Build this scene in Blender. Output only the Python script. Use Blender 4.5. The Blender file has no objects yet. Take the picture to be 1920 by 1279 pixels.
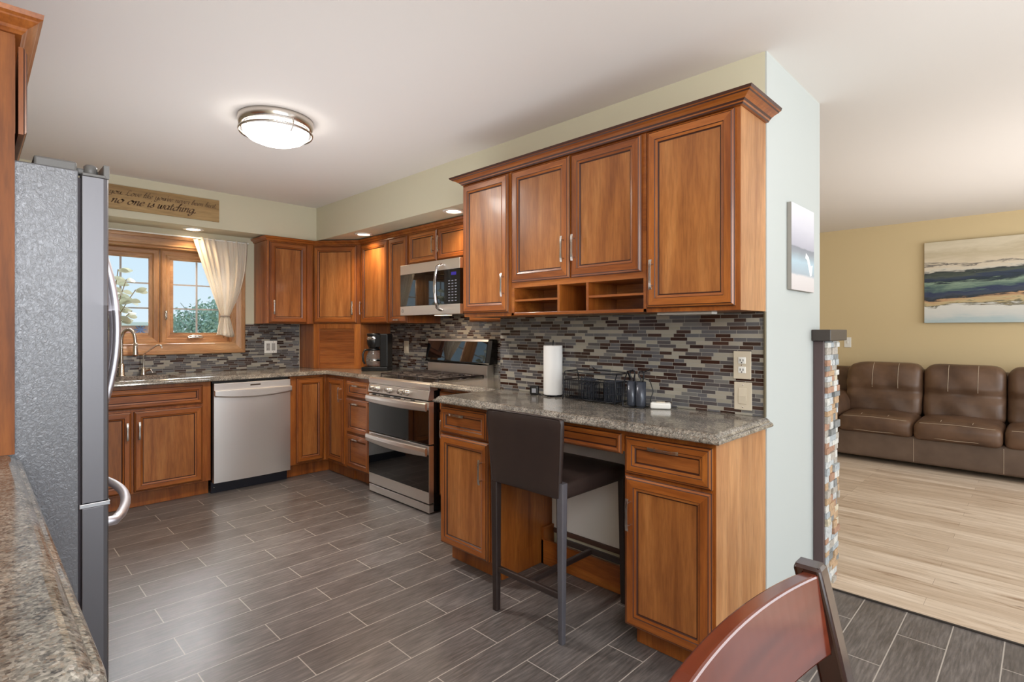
import bpy, bmesh, math, random
from mathutils import Vector, Matrix
random.seed(7)
C = bpy.context.scene.collection
PI = math.pi
S = bpy.context.scene

# ------------------------------------------------------------------ camera
cd = bpy.data.cameras.new('camera'); cam = bpy.data.objects.new('camera', cd); C.objects.link(cam)
cam.location = (0, 0, 1.284); cam.rotation_euler = (PI/2, 0, math.radians(-45.26))
cd.sensor_width = 36; cd.lens = 36*1010.6/1920; cd.shift_y = -19.8/1920; cd.clip_start = .02
S.camera = cam
# ------------------------------------------------------------------ world, exposure
S.view_settings.view_transform = 'Standard'; S.view_settings.look = 'None'
S.view_settings.gamma = 1; S.view_settings.use_curve_mapping = False
S.view_settings.exposure = 0.3
w = bpy.data.worlds.new('world'); S.world = w; w.use_nodes = True
nt = w.node_tree; bg = nt.nodes['Background']
tc = nt.nodes.new('ShaderNodeTexCoord'); sx = nt.nodes.new('ShaderNodeSeparateXYZ'); rp = nt.nodes.new('ShaderNodeValToRGB')
nt.links.new(tc.outputs['Generated'], sx.inputs[0]); nt.links.new(sx.outputs[2], rp.inputs[0]); nt.links.new(rp.outputs[0], bg.inputs[0])
rp.color_ramp.elements[0].color = (.72, .86, .95, 1); rp.color_ramp.elements[0].position = .0
rp.color_ramp.elements[1].color = (.42, .70, .92, 1); rp.color_ramp.elements[1].position = .35
bg.inputs[1].default_value = 0.85

def area(name, loc, target, sx_, sy_, power, col=(1, 1, 1)):
    l = bpy.data.lights.new(name, 'AREA'); l.shape = 'RECTANGLE'; l.size = sx_; l.size_y = sy_; l.energy = power; l.color = col
    o = bpy.data.objects.new(name, l); C.objects.link(o); o.location = loc
    o.rotation_euler = (Vector(target)-Vector(loc)).to_track_quat('-Z', 'Y').to_euler()
    return o
# added daylight-toned fill panels, unseen: at the front-wall openings and by the left wall
area('fill_dining', (.7, -2.6, 1.45), (.9, 2.5, 1.0), 3.0, 1.9, 46, (.95, .98, 1))
area('fill_living', (5.0, -2.6, 1.45), (4.8, 1.5, 1.3), 3.2, 1.9, 58, (.97, .985, 1))
area('fill_side', (-.45, -.7, 1.85), (1.8, 3.0, .3), 1.6, 1.0, 55, (.97, .98, 1))
area('window_sky_fill', (1.5, 6.6, 2.75), (1.13, 5.2, 1.6), 2.4, 1.1, 420, (.93, .97, 1))  # added unseen panel outdoors, above the sight line, boosting light through the window
# added fill: unseen up-facing panels that brighten the ceiling
area('ceiling_fill_kitchen', (1.15, 2.7, 1.36), (1.15, 2.71, 2.44), 1.7, 2.6, 12, (.98, .98, 1))
area('ceiling_fill_dining', (1.4, -.8, 1.36), (1.4, -.79, 2.44), 2.2, 1.8, 15, (.97, .97, .97))
area('ceiling_fill_living', (5.0, -.4, 1.36), (5.0, -.39, 2.44), 2.4, 2.6, 14, (1, .97, .94))

# ------------------------------------------------------------------ mesh helpers
class MB:
    def __init__(s): s.v = []; s.f = []; s.m = []; s.s = []
    def add(s, vs, fs, m=0, smooth=False):
        o = len(s.v); s.v += [tuple(p) for p in vs]
        for i, f in enumerate(fs):
            s.f.append([o+k for k in f]); s.m.append(m[i] if isinstance(m, list) else m); s.s.append(smooth)
        return s
    def box(s, x0, x1, y0, y1, z0, z1, m=0):
        v = [(x, y, z) for z in (z0, z1) for y in (y0, y1) for x in (x0, x1)]
        return s.add(v, [(0, 2, 3, 1), (4, 5, 7, 6), (0, 1, 5, 4), (2, 6, 7, 3), (0, 4, 6, 2), (1, 3, 7, 5)], m)
    def prism(s, poly, axis, a, b, m=0):
        n = len(poly)
        def P(p, t):
            return {'x': (t, p[0], p[1]), 'y': (p[0], t, p[1]), 'z': (p[0], p[1], t)}[axis]
        v = [P(p, a) for p in poly]+[P(p, b) for p in poly]
        return s.add(v, [tuple(range(n))[::-1], tuple(range(n, 2*n))]+[(i, (i+1) % n, n+(i+1) % n, n+i) for i in range(n)], m)
    def sweep(s, pts, prof, m=0, smooth=True, closed=False, caps=True, up=(0, 0, 1)):
        """prof(i) -> list of (a,b) offsets in the local frame, or a fixed list"""
        pts = [Vector(p) for p in pts]; n = len(pts); rings = []
        pu = None
        for i in range(n):
            if closed: t = pts[(i+1) % n]-pts[i-1]
            else: t = pts[min(i+1, n-1)]-pts[max(i-1, 0)]
            t.normalize()
            if pu is None:
                u = Vector(up)
                if abs(t.dot(u)) > .95: u = Vector((1, 0, 0)) if abs(t.x) < .9 else Vector((0, 1, 0))
            else: u = pu
            u = (u-t*u.dot(t)); u.normalize(); pu = u; r = t.cross(u)
            pr = prof(i) if callable(prof) else prof
            rings.append([pts[i]+r*a+u*b for a, b in pr])
        k = len(rings[0]); v = [p for r in rings for p in r]; f = []
        for i in range(n if closed else n-1):
            j = (i+1) % n
            for q in range(k): f.append((i*k+q, i*k+(q+1) % k, j*k+(q+1) % k, j*k+q))
        s.add(v, f, m, smooth)
        if caps and not closed:
            s.add(rings[0], [tuple(range(k))], m); s.add(rings[-1], [tuple(range(k))[::-1]], m)
        return s
    def tube(s, pts, r, n=10, m=0, closed=False, caps=True):
        pts = list(pts); rr = r if isinstance(r, (list, tuple)) else [r]*len(pts)
        return s.sweep(pts, lambda i: [(rr[i]*math.cos(2*PI*q/n), rr[i]*math.sin(2*PI*q/n)) for q in range(n)], m, True, closed, caps)
    def lathe(s, prof, c=(0, 0, 0), n=32, m=0, axis='z', smooth=True):
        v = []; f = []; k = len(prof)
        for i in range(n):
            a = 2*PI*i/n
            for r, h in prof:
                p = (r*math.cos(a), r*math.sin(a), h)
                if axis == 'y': p = (p[0], p[2], p[1])
                if axis == 'x': p = (p[2], p[0], p[1])
                v.append((c[0]+p[0], c[1]+p[1], c[2]+p[2]))
        for i in range(n):
            j = (i+1) % n
            for q in range(k-1): f.append((i*k+q, j*k+q, j*k+q+1, i*k+q+1))
        return s.add(v, f, m, smooth)
    def loft(s, rings, m=0, smooth=False, cap0=True, cap1=True):
        k = len(rings[0]); v = [p for r in rings for p in r]; f = []
        for i in range(len(rings)-1):
            for q in range(k): f.append((i*k+q, i*k+(q+1) % k, (i+1)*k+(q+1) % k, (i+1)*k+q))
        s.add(v, f, m, smooth)
        if cap0: s.add(rings[0], [tuple(range(k))[::-1]], m)
        if cap1: s.add(rings[-1], [tuple(range(k))], m)
        return s
    def rbox(s, x0, x1, y0, y1, z0, z1, r=.03, bulge=(0, 0, 0), n=8, m=0, warp=None):
        """rounded, slightly inflated cushion box"""
        cx, cy, cz = (x0+x1)/2, (y0+y1)/2, (z0+z1)/2; h = ((x1-x0)/2, (y1-y0)/2, (z1-z0)/2)
        r = min(r, *h)
        g = []
        for t in h:
            c = [-1+2*i/n for i in range(n+1)]
            g.append(c)
        vs = {}; vl = []; fl = []
        def key(a, b, c):
            k = (round(a, 5), round(b, 5), round(c, 5))
            if k not in vs:
                # remap so that samples crowd near the edges
                q = []
                for t, hh in zip((a, b, c), h):
                    e = 1-r/hh*.999 if hh > r else 0
                    at = abs(t)
                    # half of the samples sit in the rounded rim
                    if at > .5: v_ = e*hh+(at-.5)*2*r
                    else: v_ = at*2*e*hh
                    q.append(math.copysign(v_, t))
                p = Vector(q); inner = Vector([max(-(hh-r), min(hh-r, t)) for t, hh in zip(q, h)])
                d = p-inner
                if d.length > 1e-9: p = inner+d.normalized()*r
                u, v2, w2 = (p.x/h[0], p.y/h[1], p.z/h[2])
                p.x += bulge[0]*(1-v2*v2)*(1-w2*w2)*(u); p.y += bulge[1]*(1-u*u)*(1-w2*w2)*v2; p.z += bulge[2]*(1-u*u)*(1-v2*v2)*w2
                p += Vector((cx, cy, cz))
                if warp: p = Vector(warp(p))
                vs[k] = len(vl); vl.append(p)
            return vs[k]
        L = [-1+2*i/n for i in range(n+1)]
        for ax in range(3):
            for sg in (-1, 1):
                for i in range(n):
                    for j in range(n):
                        q = []
                        for (a, b) in ((L[i], L[j]), (L[i+1], L[j]), (L[i+1], L[j+1]), (L[i], L[j+1])):
                            p = [a, b]; p.insert(ax, sg); q.append(key(*p))
                        if (sg < 0) ^ (ax == 1): q = q[::-1]
                        fl.append(tuple(q))
        return s.add(vl, fl, m, True)
    def build(s, name, mats, parent=None, bevel=0, seg=2, subsurf=0):
        me = bpy.data.meshes.new(name); me.from_pydata(s.v, [], s.f)
        if not isinstance(mats, (list, tuple)): mats = [mats]
        for mm in mats: me.materials.append(mm)
        for p, mi, sm in zip(me.polygons, s.m, s.s): p.material_index = mi; p.use_smooth = sm
        bm = bmesh.new(); bm.from_mesh(me); bmesh.ops.recalc_face_normals(bm, faces=bm.faces); bm.to_mesh(me); bm.free()
        me.update()
        o = bpy.data.objects.new(name, me); C.objects.link(o)
        if parent: o.parent = parent
        if bevel:
            b = o.modifiers.new('bevel', 'BEVEL'); b.width = bevel; b.segments = seg; b.limit_method = 'ANGLE'; b.angle_limit = math.radians(50)
        if subsurf:
            b = o.modifiers.new('sub', 'SUBSURF'); b.levels = subsurf; b.render_levels = subsurf
        return o

def offset_poly(pts, ds):
    """pts CCW; positive distance moves an edge outward (edge i joins pts[i], pts[i+1])"""
    n = len(pts); L = []
    for i in range(n):
        p = Vector(pts[i]); q = Vector(pts[(i+1) % n]); d = (q-p).normalized(); nn = Vector((d.y, -d.x)); L.append((p+nn*ds[i], d))
    out = []
    for i in range(n):
        p, d = L[i-1]; q, e = L[i]; den = d.x*e.y-d.y*e.x
        if abs(den) < 1e-9: out.append((q.x, q.y)); continue
        t = ((q.x-p.x)*e.y-(q.y-p.y)*e.x)/den; r = p+d*t; out.append((r.x, r.y))
    return out
def loft_poly(mb, pts, exposed, prof, m=0):
    """prof: list of (z, d); exposed[i] = 1 where the edge carries the profile"""
    rings = [[(x, y, z) for x, y in offset_poly(pts, [d*e for e in exposed])] for z, d in prof]
    if isinstance(m, (list, tuple)):
        for i in range(len(rings)-1): mb.loft(rings[i:i+2], m[i], False, i == 0, i == len(rings)-2)
    else: mb.loft(rings, m)

def tag(o, label, cat, group=None, kind=None):
    o['label'] = label; o['category'] = cat
    if group: o['group'] = group
    if kind: o['kind'] = kind
    return o
def thing(name, label, cat, loc=(0, 0, 0), rz=0, group=None):
    o = bpy.data.objects.new(name, None); C.objects.link(o); o.location = loc; o.rotation_euler = (0, 0, rz)
    o.empty_display_size = .1
    return tag(o, label, cat, group)
def struct(o, label, cat):
    o['kind'] = 'structure'; o['label'] = label; o['category'] = cat; return o
def lbl(o, t): o['label'] = t; return o

# ------------------------------------------------------------------ materials
def lin(c): return tuple((x/255/12.92 if x/255 <= .04045 else ((x/255+.055)/1.055)**2.4) for x in c)+(1,)
class M:
    def __init__(s, name, col=(200, 200, 200), rough=.5, metal=0, spec=.5, coat=0):
        s.m = bpy.data.materials.new(name); s.m.use_nodes = True; s.t = s.m.node_tree; s.b = s.t.nodes['Principled BSDF']
        s.b.inputs['Base Color'].default_value = lin(col); s.b.inputs['Roughness'].default_value = rough
        s.b.inputs['Metallic'].default_value = metal; s.b.inputs['Specular IOR Level'].default_value = spec
        s.b.inputs['Coat Weight'].default_value = coat; s.b.inputs['Coat Roughness'].default_value = .12
    def n(s, t, **k):
        x = s.t.nodes.new('ShaderNode'+t)
        for a, b in k.items(): setattr(x, a, b)
        return x
    def l(s, a, b): s.t.links.new(a, b)
    def coords(s, scale=(1, 1, 1), rnd=0):
        tc = s.n('TexCoord'); mp = s.n('Mapping'); mp.inputs['Scale'].default_value = scale; s.l(tc.outputs['Object'], mp.inputs['Vector'])
        if rnd:
            oi = s.n('ObjectInfo'); mu = s.n('Math', operation='MULTIPLY'); mu.inputs[1].default_value = rnd; s.l(oi.outputs['Random'], mu.inputs[0])
            cb = s.n('CombineXYZ')
            for i in range(3): s.l(mu.outputs[0], cb.inputs[i])
            s.l(cb.outputs[0], mp.inputs['Location'])
        return mp.outputs[0]
    def noise(s, vec, scale, detail=3, rough=.5, dist=0):
        x = s.n('TexNoise'); x.inputs['Scale'].default_value = scale; x.inputs['Detail'].default_value = detail
        x.inputs['Roughness'].default_value = rough; x.inputs['Distortion'].default_value = dist; s.l(vec, x.inputs['Vector']); return x.outputs['Fac']
    def ramp(s, fac, stops, interp='LINEAR'):
        x = s.n('ValToRGB'); cr = x.color_ramp; cr.interpolation = interp
        cr.elements.remove(cr.elements[1]); cr.elements[0].position = stops[0][0]; cr.elements[0].color = lin(stops[0][1])
        for p, c in stops[1:]: e = cr.elements.new(p); e.color = lin(c)
        s.l(fac, x.inputs[0]); return x.outputs[0]
    def mix(s, a, b, fac, blend='MIX'):
        x = s.n('Mix', data_type='RGBA', blend_type=blend)
        for sock, v in ((x.inputs[0], fac), (x.inputs[6], a), (x.inputs[7], b)):
            if hasattr(v, 'is_output'): s.l(v, sock)
            elif isinstance(v, (int, float)): sock.default_value = v
            else: sock.default_value = lin(v)
        return x.outputs[2]
    def col(s, sock): s.l(sock, s.b.inputs['Base Color'])
    def rough(s, sock): s.l(sock, s.b.inputs['Roughness'])
    def bump(s, h, strength=.2, dist=.002):
        x = s.n('Bump'); x.inputs['Strength'].default_value = strength; x.inputs['Distance'].default_value = dist; s.l(h, x.inputs['Height'])
        s.l(x.outputs[0], s.b.inputs['Normal'])
    def math(s, op, a, b=None, c=None):
        x = s.n('Math', operation=op)
        for i, v in enumerate((a, b, c)):
            if v is None: continue
            if hasattr(v, 'is_output'): s.l(v, x.inputs[i])
            else: x.inputs[i].default_value = v
        return x.outputs[0]

def wood(name, axis, c_dark, c_mid, c_light, rough=.34, coat=.25, grain=14, contrast=1, spec=.45):
    m = M(name, c_mid, rough, 0, spec, coat)
    sc = [1, 1, 1]; sc['xyz'.index(axis)] = .09
    v = m.coords(tuple(sc), 37.0)
    n1 = m.noise(v, grain, 4, .55, .6); n2 = m.noise(v, grain*9, 3, .6)
    sc2 = [1, 1, 1]; sc2['xyz'.index(axis)] = .35
    n3 = m.noise(m.coords(tuple(sc2), 91.0), 3.2, 2, .5, .4)
    a = m.ramp(n1, [(.3, c_dark), (.52, c_mid), (.75, c_light)])
    fine = m.ramp(n2, [(.35, (205, 200, 195)), (.6, (255, 255, 255))])
    col = m.mix(a, fine, .55*contrast, 'MULTIPLY')
    blot = m.ramp(n3, [(.3, (188, 178, 170)), (.65, (255, 255, 255))])
    col = m.mix(col, blot, .6*contrast, 'MULTIPLY')
    oi = m.n('ObjectInfo'); rv = m.ramp(oi.outputs['Random'], [(0, (222, 214, 206)), (1, (255, 255, 255))])
    col = m.mix(col, rv, .7*contrast, 'MULTIPLY')
    m.col(col); m.bump(n2, .06, .001)
    return m.m

CH = ((140, 74, 28), (174, 100, 41), (196, 123, 55))
WV = wood('cherry_vertical', 'z', *CH); WH = wood('cherry_horizontal', 'x', *CH)
WD = wood('cherry_depth', 'y', *CH)
PV = wood('cherry_panel_vertical', 'z', (148, 88, 42), (182, 116, 60), (204, 140, 80)); PH = wood('cherry_panel_horizontal', 'x', (136, 74, 32), (168, 98, 46), (190, 120, 62))
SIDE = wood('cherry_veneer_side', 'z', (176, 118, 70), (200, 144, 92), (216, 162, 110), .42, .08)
GLZ = M('dark_glaze', (60, 26, 12), .45).m
OAK = wood('oak_trim_x', 'x', (178, 128, 84), (208, 158, 108), (226, 182, 134), .4, .15, 22)
OAKZ = wood('oak_trim_z', 'z', (178, 128, 84), (208, 158, 108), (226, 182, 134), .4, .15, 22)
MAHOG = wood('mahogany', 'x', (62, 24, 16), (88, 36, 24), (112, 50, 32), .16, .7, 8)
MAHOGZ = wood('mahogany_dark', 'z', (36, 16, 12), (50, 22, 16), (64, 30, 22), .2, .6, 8)
WDARK = wood('cherry_inside', 'z', (84, 38, 18), (108, 52, 24), (126, 64, 30), .5, 0)

def metal(name, col, rough, axis=None, aniso=0):
    m = M(name, col, rough, 1)
    if axis:
        sc = [30, 30, 30]; sc['xyz'.index(axis)] = .2
        n = m.noise(m.coords(tuple(sc)), 60, 2); m.rough(m.math('MULTIPLY_ADD', n, .10, rough-.05))
    return m.m
STEEL = metal('brushed_steel', (238, 234, 230), .36, 'x'); STEELZ = metal('brushed_steel_z', (126, 125, 129), .5, 'z')
NICK = metal('satin_nickel', (205, 198, 190), .24); CHROME = metal('chrome', (225, 225, 228), .08)
BLK = M('black_plastic', (18, 18, 19), .35).m; BLKM = M('black_enamel', (10, 10, 11), .25).m
BGLASS = M('black_glass', (6, 7, 9), .03, 0, .9).m; IRON = M('cast_iron', (52, 44, 42), .45, .2).m
GREYP = M('grey_plastic', (112, 110, 108), .4).m; WHITE = M('white_plastic', (236, 234, 228), .35).m
ALMOND = M('almond_plastic', (206, 194, 174), .35).m; DKSLOT = M('slot_dark', (40, 36, 34), .6).m
PAPER = M('paper_white', (240, 238, 236), .85, 0, .2).m; NAVY = M('navy_kick', (20, 22, 34), .4).m
WIRE = M('black_wire', (30, 31, 36), .35, .5).m
LEDW = M('silver_text', (190, 190, 195), .5).m

def paint(name, col, amp=.04):
    m = M(name, col, .75, 0, .25)
    n = m.noise(m.coords(), 220, 2); m.bump(n, .08, .001); return m.m
CEIL = paint('ceiling_paint', (232, 227, 223)); WBEI = paint('wall_beige', (208, 202, 178)); WWHT = paint('wall_pale_grey', (190, 194, 191))
WTAN = paint('wall_tan', (212, 191, 150)); WGRY = paint('kneewall_paint', (236, 233, 228))

def granite(name, base, dark, light, brown):
    m = M(name, base, .12, 0, .55); v = m.coords()
    vo = m.n('TexVoronoi'); vo.inputs['Scale'].default_value = 250; m.l(v, vo.inputs['Vector'])
    sv = m.n('SeparateColor'); m.l(vo.outputs['Color'], sv.inputs[0])
    c = m.ramp(sv.outputs[0], [(0, dark), (.2, base), (.42, light), (.62, brown), (.8, base), (.93, (38, 36, 34))], 'CONSTANT')
    n = m.noise(v, 75, 4, .7); d = m.ramp(n, [(.38, dark), (.5, base), (.62, light)])
    n2 = m.noise(v, 9, 3, .6); d2 = m.ramp(n2, [(.35, (200, 200, 200)), (.65, (255, 255, 255))])
    col = m.mix(m.mix(c, d, .45), d2, 1, 'MULTIPLY'); m.col(col); return m.m
GRAN = granite('speckled_quartz', (142, 136, 126), (84, 80, 76), (188, 180, 168), (146, 126, 108))

def mosaic():
    m = M('linear_mosaic_tile', (100, 96, 90), .1, 0, .6)
    tc = m.n('TexCoord'); sp = m.n('SeparateXYZ'); m.l(tc.outputs['Object'], sp.inputs[0])
    P = .0167
    zz = m.math('DIVIDE', sp.outputs[2], P); row = m.math('FLOOR', zz); fr = m.math('FRACT', zz)
    wn = m.n('TexWhiteNoise', noise_dimensions='1D'); m.l(row, wn.inputs['W'])
    off = m.math('MULTIPLY', wn.outputs['Value'], 13.7)
    W = m.math('ADD', m.math('DIVIDE', sp.outputs[0], .072), m.math('ADD', off, m.math('MULTIPLY', row, 31.0)))
    vo = m.n('TexVoronoi', voronoi_dimensions='1D'); vo.inputs['Scale'].default_value = 1; vo.inputs['Randomness'].default_value = .85; m.l(W, vo.inputs['W'])
    ve = m.n('TexVoronoi', voronoi_dimensions='1D', feature='DISTANCE_TO_EDGE'); ve.inputs['Scale'].default_value = 1; ve.inputs['Randomness'].default_value = .85; m.l(W, ve.inputs['W'])
    sc = m.n('SeparateColor'); m.l(vo.outputs['Color'], sc.inputs[0])
    colr = m.ramp(sc.outputs[0], [(0, (158, 152, 140)), (.17, (96, 95, 98)), (.38, (52, 34, 29)), (.56, (82, 78, 79)), (.72, (150, 145, 133)), (.80, (66, 48, 42)), (.92, (112, 110, 108))], 'CONSTANT')
    gx = m.math('LESS_THAN', ve.outputs['Distance'], .013); gz = m.math('GREATER_THAN', m.math('ABSOLUTE', m.math('SUBTRACT', fr, .5)), .44)
    g = m.math('MAXIMUM', gx, gz)
    m.col(m.mix(colr, (150, 146, 138), g))
    m.rough(m.math('ADD', m.math('MULTIPLY', g, .5), m.math('MULTIPLY_ADD', sc.outputs[1], .18, .06)))
    m.bump(m.math('ADD', m.math('SUBTRACT', 1, g), m.math('MULTIPLY', sc.outputs[2], .25)), .5, .0015)
    return m.m
TILE = mosaic()

def floor_tile():
    m = M('plank_tile', (96, 88, 84), .4, 0, .5)
    tc = m.n('TexCoord'); mp = m.n('Mapping'); m.l(tc.outputs['Object'], mp.inputs[0]); mp.inputs['Location'].default_value = (.012, .044, 0)
    br = m.n('TexBrick'); m.l(mp.outputs[0], br.inputs['Vector'])
    br.offset = .5; br.offset_frequency = 2; br.squash = 1
    for k, v in (('Scale', 1), ('Mortar Size', .0022), ('Mortar Smooth', .1), ('Bias', 0), ('Brick Width', .617), ('Row Height', .1645)): br.inputs[k].default_value = v
    br.inputs['Color1'].default_value = (0, 0, 0, 1); br.inputs['Color2'].default_value = (1, 1, 1, 1); br.inputs['Mortar'].default_value = (.5, .5, .5, 1)
    v = m.coords((.10, 1, 1)); n = m.noise(v, 95, 3, .6, 0); n2 = m.noise(m.coords((.5, 1, 1)), 7, 3)
    base = m.ramp(n, [(.3, (91, 86, 84)), (.5, (113, 107, 105)), (.72, (138, 131, 127))])
    base = m.mix(base, m.ramp(n2, [(.3, (215, 212, 210)), (.7, (255, 255, 255))]), .8, 'MULTIPLY')
    base = m.mix(base, m.ramp(br.outputs['Color'], [(0, (226, 224, 222)), (1, (255, 255, 255))]), .8, 'MULTIPLY')
    m.col(m.mix(base, (176, 168, 160), br.outputs['Fac']))
    m.b.inputs['Roughness'].default_value = .32
    h = m.math('MULTIPLY', br.outputs['Fac'], -1.0); m.bump(h, .25, .0015)
    return m.m
def floor_wood():
    m = M('light_laminate', (200, 178, 150), .42, 0, .4)
    tc = m.n('TexCoord'); mp = m.n('Mapping'); m.l(tc.outputs['Object'], mp.inputs[0]); mp.inputs['Rotation'].default_value = (0, 0, PI/2)
    br = m.n('TexBrick'); m.l(mp.outputs[0], br.inputs['Vector']); br.offset = .37; br.offset_frequency = 3
    for k, v in (('Scale', 1), ('Mortar Size', .0008), ('Mortar Smooth', 0), ('Bias', 0), ('Brick Width', 1.1), ('Row Height', .095)): br.inputs[k].default_value = v
    br.inputs['Color1'].default_value = (0, 0, 0, 1); br.inputs['Color2'].default_value = (1, 1, 1, 1); br.inputs['Mortar'].default_value = (.3, .3, .3, 1)
    v = m.coords((1, .1, 1)); n = m.noise(v, 26, 5, .6, .8)
    base = m.ramp(n, [(.28, (168, 142, 118)), (.40, (210, 190, 168)), (.62, (228, 211, 192)), (.8, (238, 224, 208))])
    kn = m.noise(m.coords((3, .7, 1)), 6, 2, .5); knots = m.ramp(kn, [(.70, (255, 255, 255)), (.78, (120, 92, 70))])
    base = m.mix(base, knots, .8, 'MULTIPLY')
    base = m.mix(base, m.ramp(br.outputs['Color'], [(0, (222, 214, 206)), (1, (255, 255, 255))]), .9, 'MULTIPLY')
    m.col(m.mix(base, (150, 130, 110), br.outputs['Fac'])); return m.m
FT = floor_tile(); FW = floor_wood()

def leather(name, c1, c2, rough=.38, sc=160):
    m = M(name, c1, rough, 0, .5); v = m.coords()
    n = m.noise(v, 4, 3, .6); m.col(m.ramp(n, [(.3, c1), (.7, c2)]))
    vo = m.n('TexVoronoi'); vo.inputs['Scale'].default_value = sc; m.l(v, vo.inputs['Vector']); m.bump(vo.outputs['Distance'], .12, .001); return m.m
LSTOOL = leather('stool_leather', (46, 36, 34), (56, 44, 40), .4, 300); LSOFA = leather('sofa_leather', (78, 56, 42), (112, 84, 64), .42)
LSOFAB = leather('sofa_leather_base', (88, 70, 58), (108, 88, 74), .55); STITCH = M('stitching', (190, 172, 150), .7).m
LLEG_LIT = leather('stool_leg_highlit', (84, 82, 88), (98, 95, 100), .35, 300)  # right rear leg: its grey highlight is put into the leather colour

# ------------------------------------------------------------------ ROOM
def slab(name, mat, *boxes, label=None, cat='wall'):
    mb = MB()
    for b in boxes: mb.box(*b)
    return struct(mb.build(name, mat), label, cat)
slab('floor', FT, (-.53, 3.02, -2.7, 5.35, -.06, 0), label='grey-brown wood-look plank tile floor of the kitchen', cat='floor')
slab('floor', FW, (3.02, 7.3, -2.7, 3.2, -.06, .004), label='pale oak laminate floor of the living room', cat='floor')
slab('trim_1', M('dark_transition', (52, 46, 42), .5).m, (3.012, 3.022, -2.7, .80, 0, .007), label='thin dark strip where tile meets laminate', cat='trim')
slab('ceiling', CEIL, (-.73, 7.3, -2.8, 5.6, 2.44, 2.54), label='white painted ceiling', cat='ceiling')
WX0, WX1, WZ0, WZ1 = .575, 1.69, 1.155, 1.985      # kitchen window opening
slab('wall_back', WBEI, (-.53, WX0, 5.2, 5.4, 0, 2.44), (WX1, 3.1, 5.2, 5.4, 0, 2.44), (WX0, WX1, 5.2, 5.4, 0, WZ0), (WX0, WX1, 5.2, 5.4, WZ1, 2.44),
     label='pale beige wall around the kitchen window')
slab('wall_left', WBEI, (-.73, -.53, -2.7, 5.4, 0, 2.44), label='wall behind the fridge')
slab('wall_range', WBEI, (2.90, 3.1, 2.394, 5.2, 0, 2.44), label='wall behind the gas range')
slab('wall_desk', WBEI, (2.322, 2.40, .826, 2.394, 0, 2.44), (2.40, 2.90, 2.3, 2.394, 0, 2.44), label='beige wall behind the desk counter')
slab('wall_end', WWHT, (2.3225, 3.057, .82, .90, 0, 2.44), (2.97, 3.057, .90, 3.2, 0, 2.44), label='pale grey end wall carrying the small canvas')
slab('wall_living', WTAN, (7.1, 7.3, -2.7, 3.2, 0, 2.44), label='tan living room wall behind the sofa')
slab('wall_living_side', WTAN, (3.057, 7.1, 3.0, 3.2, 0, 2.44), label='far side wall of the living room')
slab('wall_front', WWHT, (-.53, -.3, -2.8, -2.7, 0, 2.44), (2.3, 3.4, -2.8, -2.7, 0, 2.44), (6.6, 7.3, -2.8, -2.7, 0, 2.44),
     (-.3, 2.3, -2.8, -2.7, 0, .5), (-.3, 2.3, -2.8, -2.7, 2.35, 2.44), (3.4, 6.6, -2.8, -2.7, 0, .45), (3.4, 6.6, -2.8, -2.7, 2.4, 2.44), label='wall with large windows behind the camera')
slab('trim_2', WBEI, (-.53, 2.322, 4.909, 5.2, 2.131, 2.44), label='soffit above the kitchen window', cat='soffit')
slab('trim_3', WBEI, (2.322, 2.90, 2.394, 5.2, 2.131, 2.44), label='deep soffit above the range cabinets', cat='soffit')
slab('baseboard_living', WHITE, (7.085, 7.1, -2.7, 3.0, .004, .09), label='white baseboard behind the sofa', cat='baseboard')

# ---- kitchen window
wn = thing('window_1', 'oak double casement window over the sink', 'window', (0, 5.2, 0)); wn['kind'] = 'structure'
mb = MB()   # jamb lining
mb.box(WX0, WX0+.018, 0, .2, WZ0, WZ1); mb.box(WX1-.018, WX1, 0, .2, WZ0, WZ1); mb.box(WX0, WX1, 0, .2, WZ0, WZ0+.018); mb.box(WX0, WX1, 0, .2, WZ1-.018, WZ1)
mb.build('jamb', OAK, wn, .002)
mb = MB()   # moulded casing: mitred picture frame
def frame_loft(mb, x0, x1, z0, z1, prof, m=0):
    rings = []
    for ins, y in prof: rings.append([(x0+ins, y, z0+ins), (x1-ins, y, z0+ins), (x1-ins, y, z1-ins), (x0+ins, y, z1-ins)])
    k = 4; v = [p for r in rings for p in r]; f = []; ms = []
    for i in range(len(rings)-1):
        for q in range(4): f.append((i*4+q, i*4+(q+1) % 4, i*4+4+(q+1) % 4, i*4+4+q)); ms.append(m if q in (0, 2) else m+1)
    mb.add(v, f, ms)
frame_loft(mb, .473, 1.777, 1.083, 2.075, [(0, 0), (0, -.02), (.008, -.026), (.03, -.026), (.034, -.02), (.06, -.016), (.075, -.012), (.088, -.012), (.092, -.004), (.1, 0)])
mb.build('casing', [OAK, OAKZ], wn)
GLASS = M('window_glass', (255, 255, 255), 0, 0, .5); GLASS.b.inputs['Transmission Weight'].default_value = 1; GLASS.b.inputs['IOR'].default_value = 1.01; GLASS = GLASS.m
MUNT = M('muntin_grey', (176, 170, 168), .5).m
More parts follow.
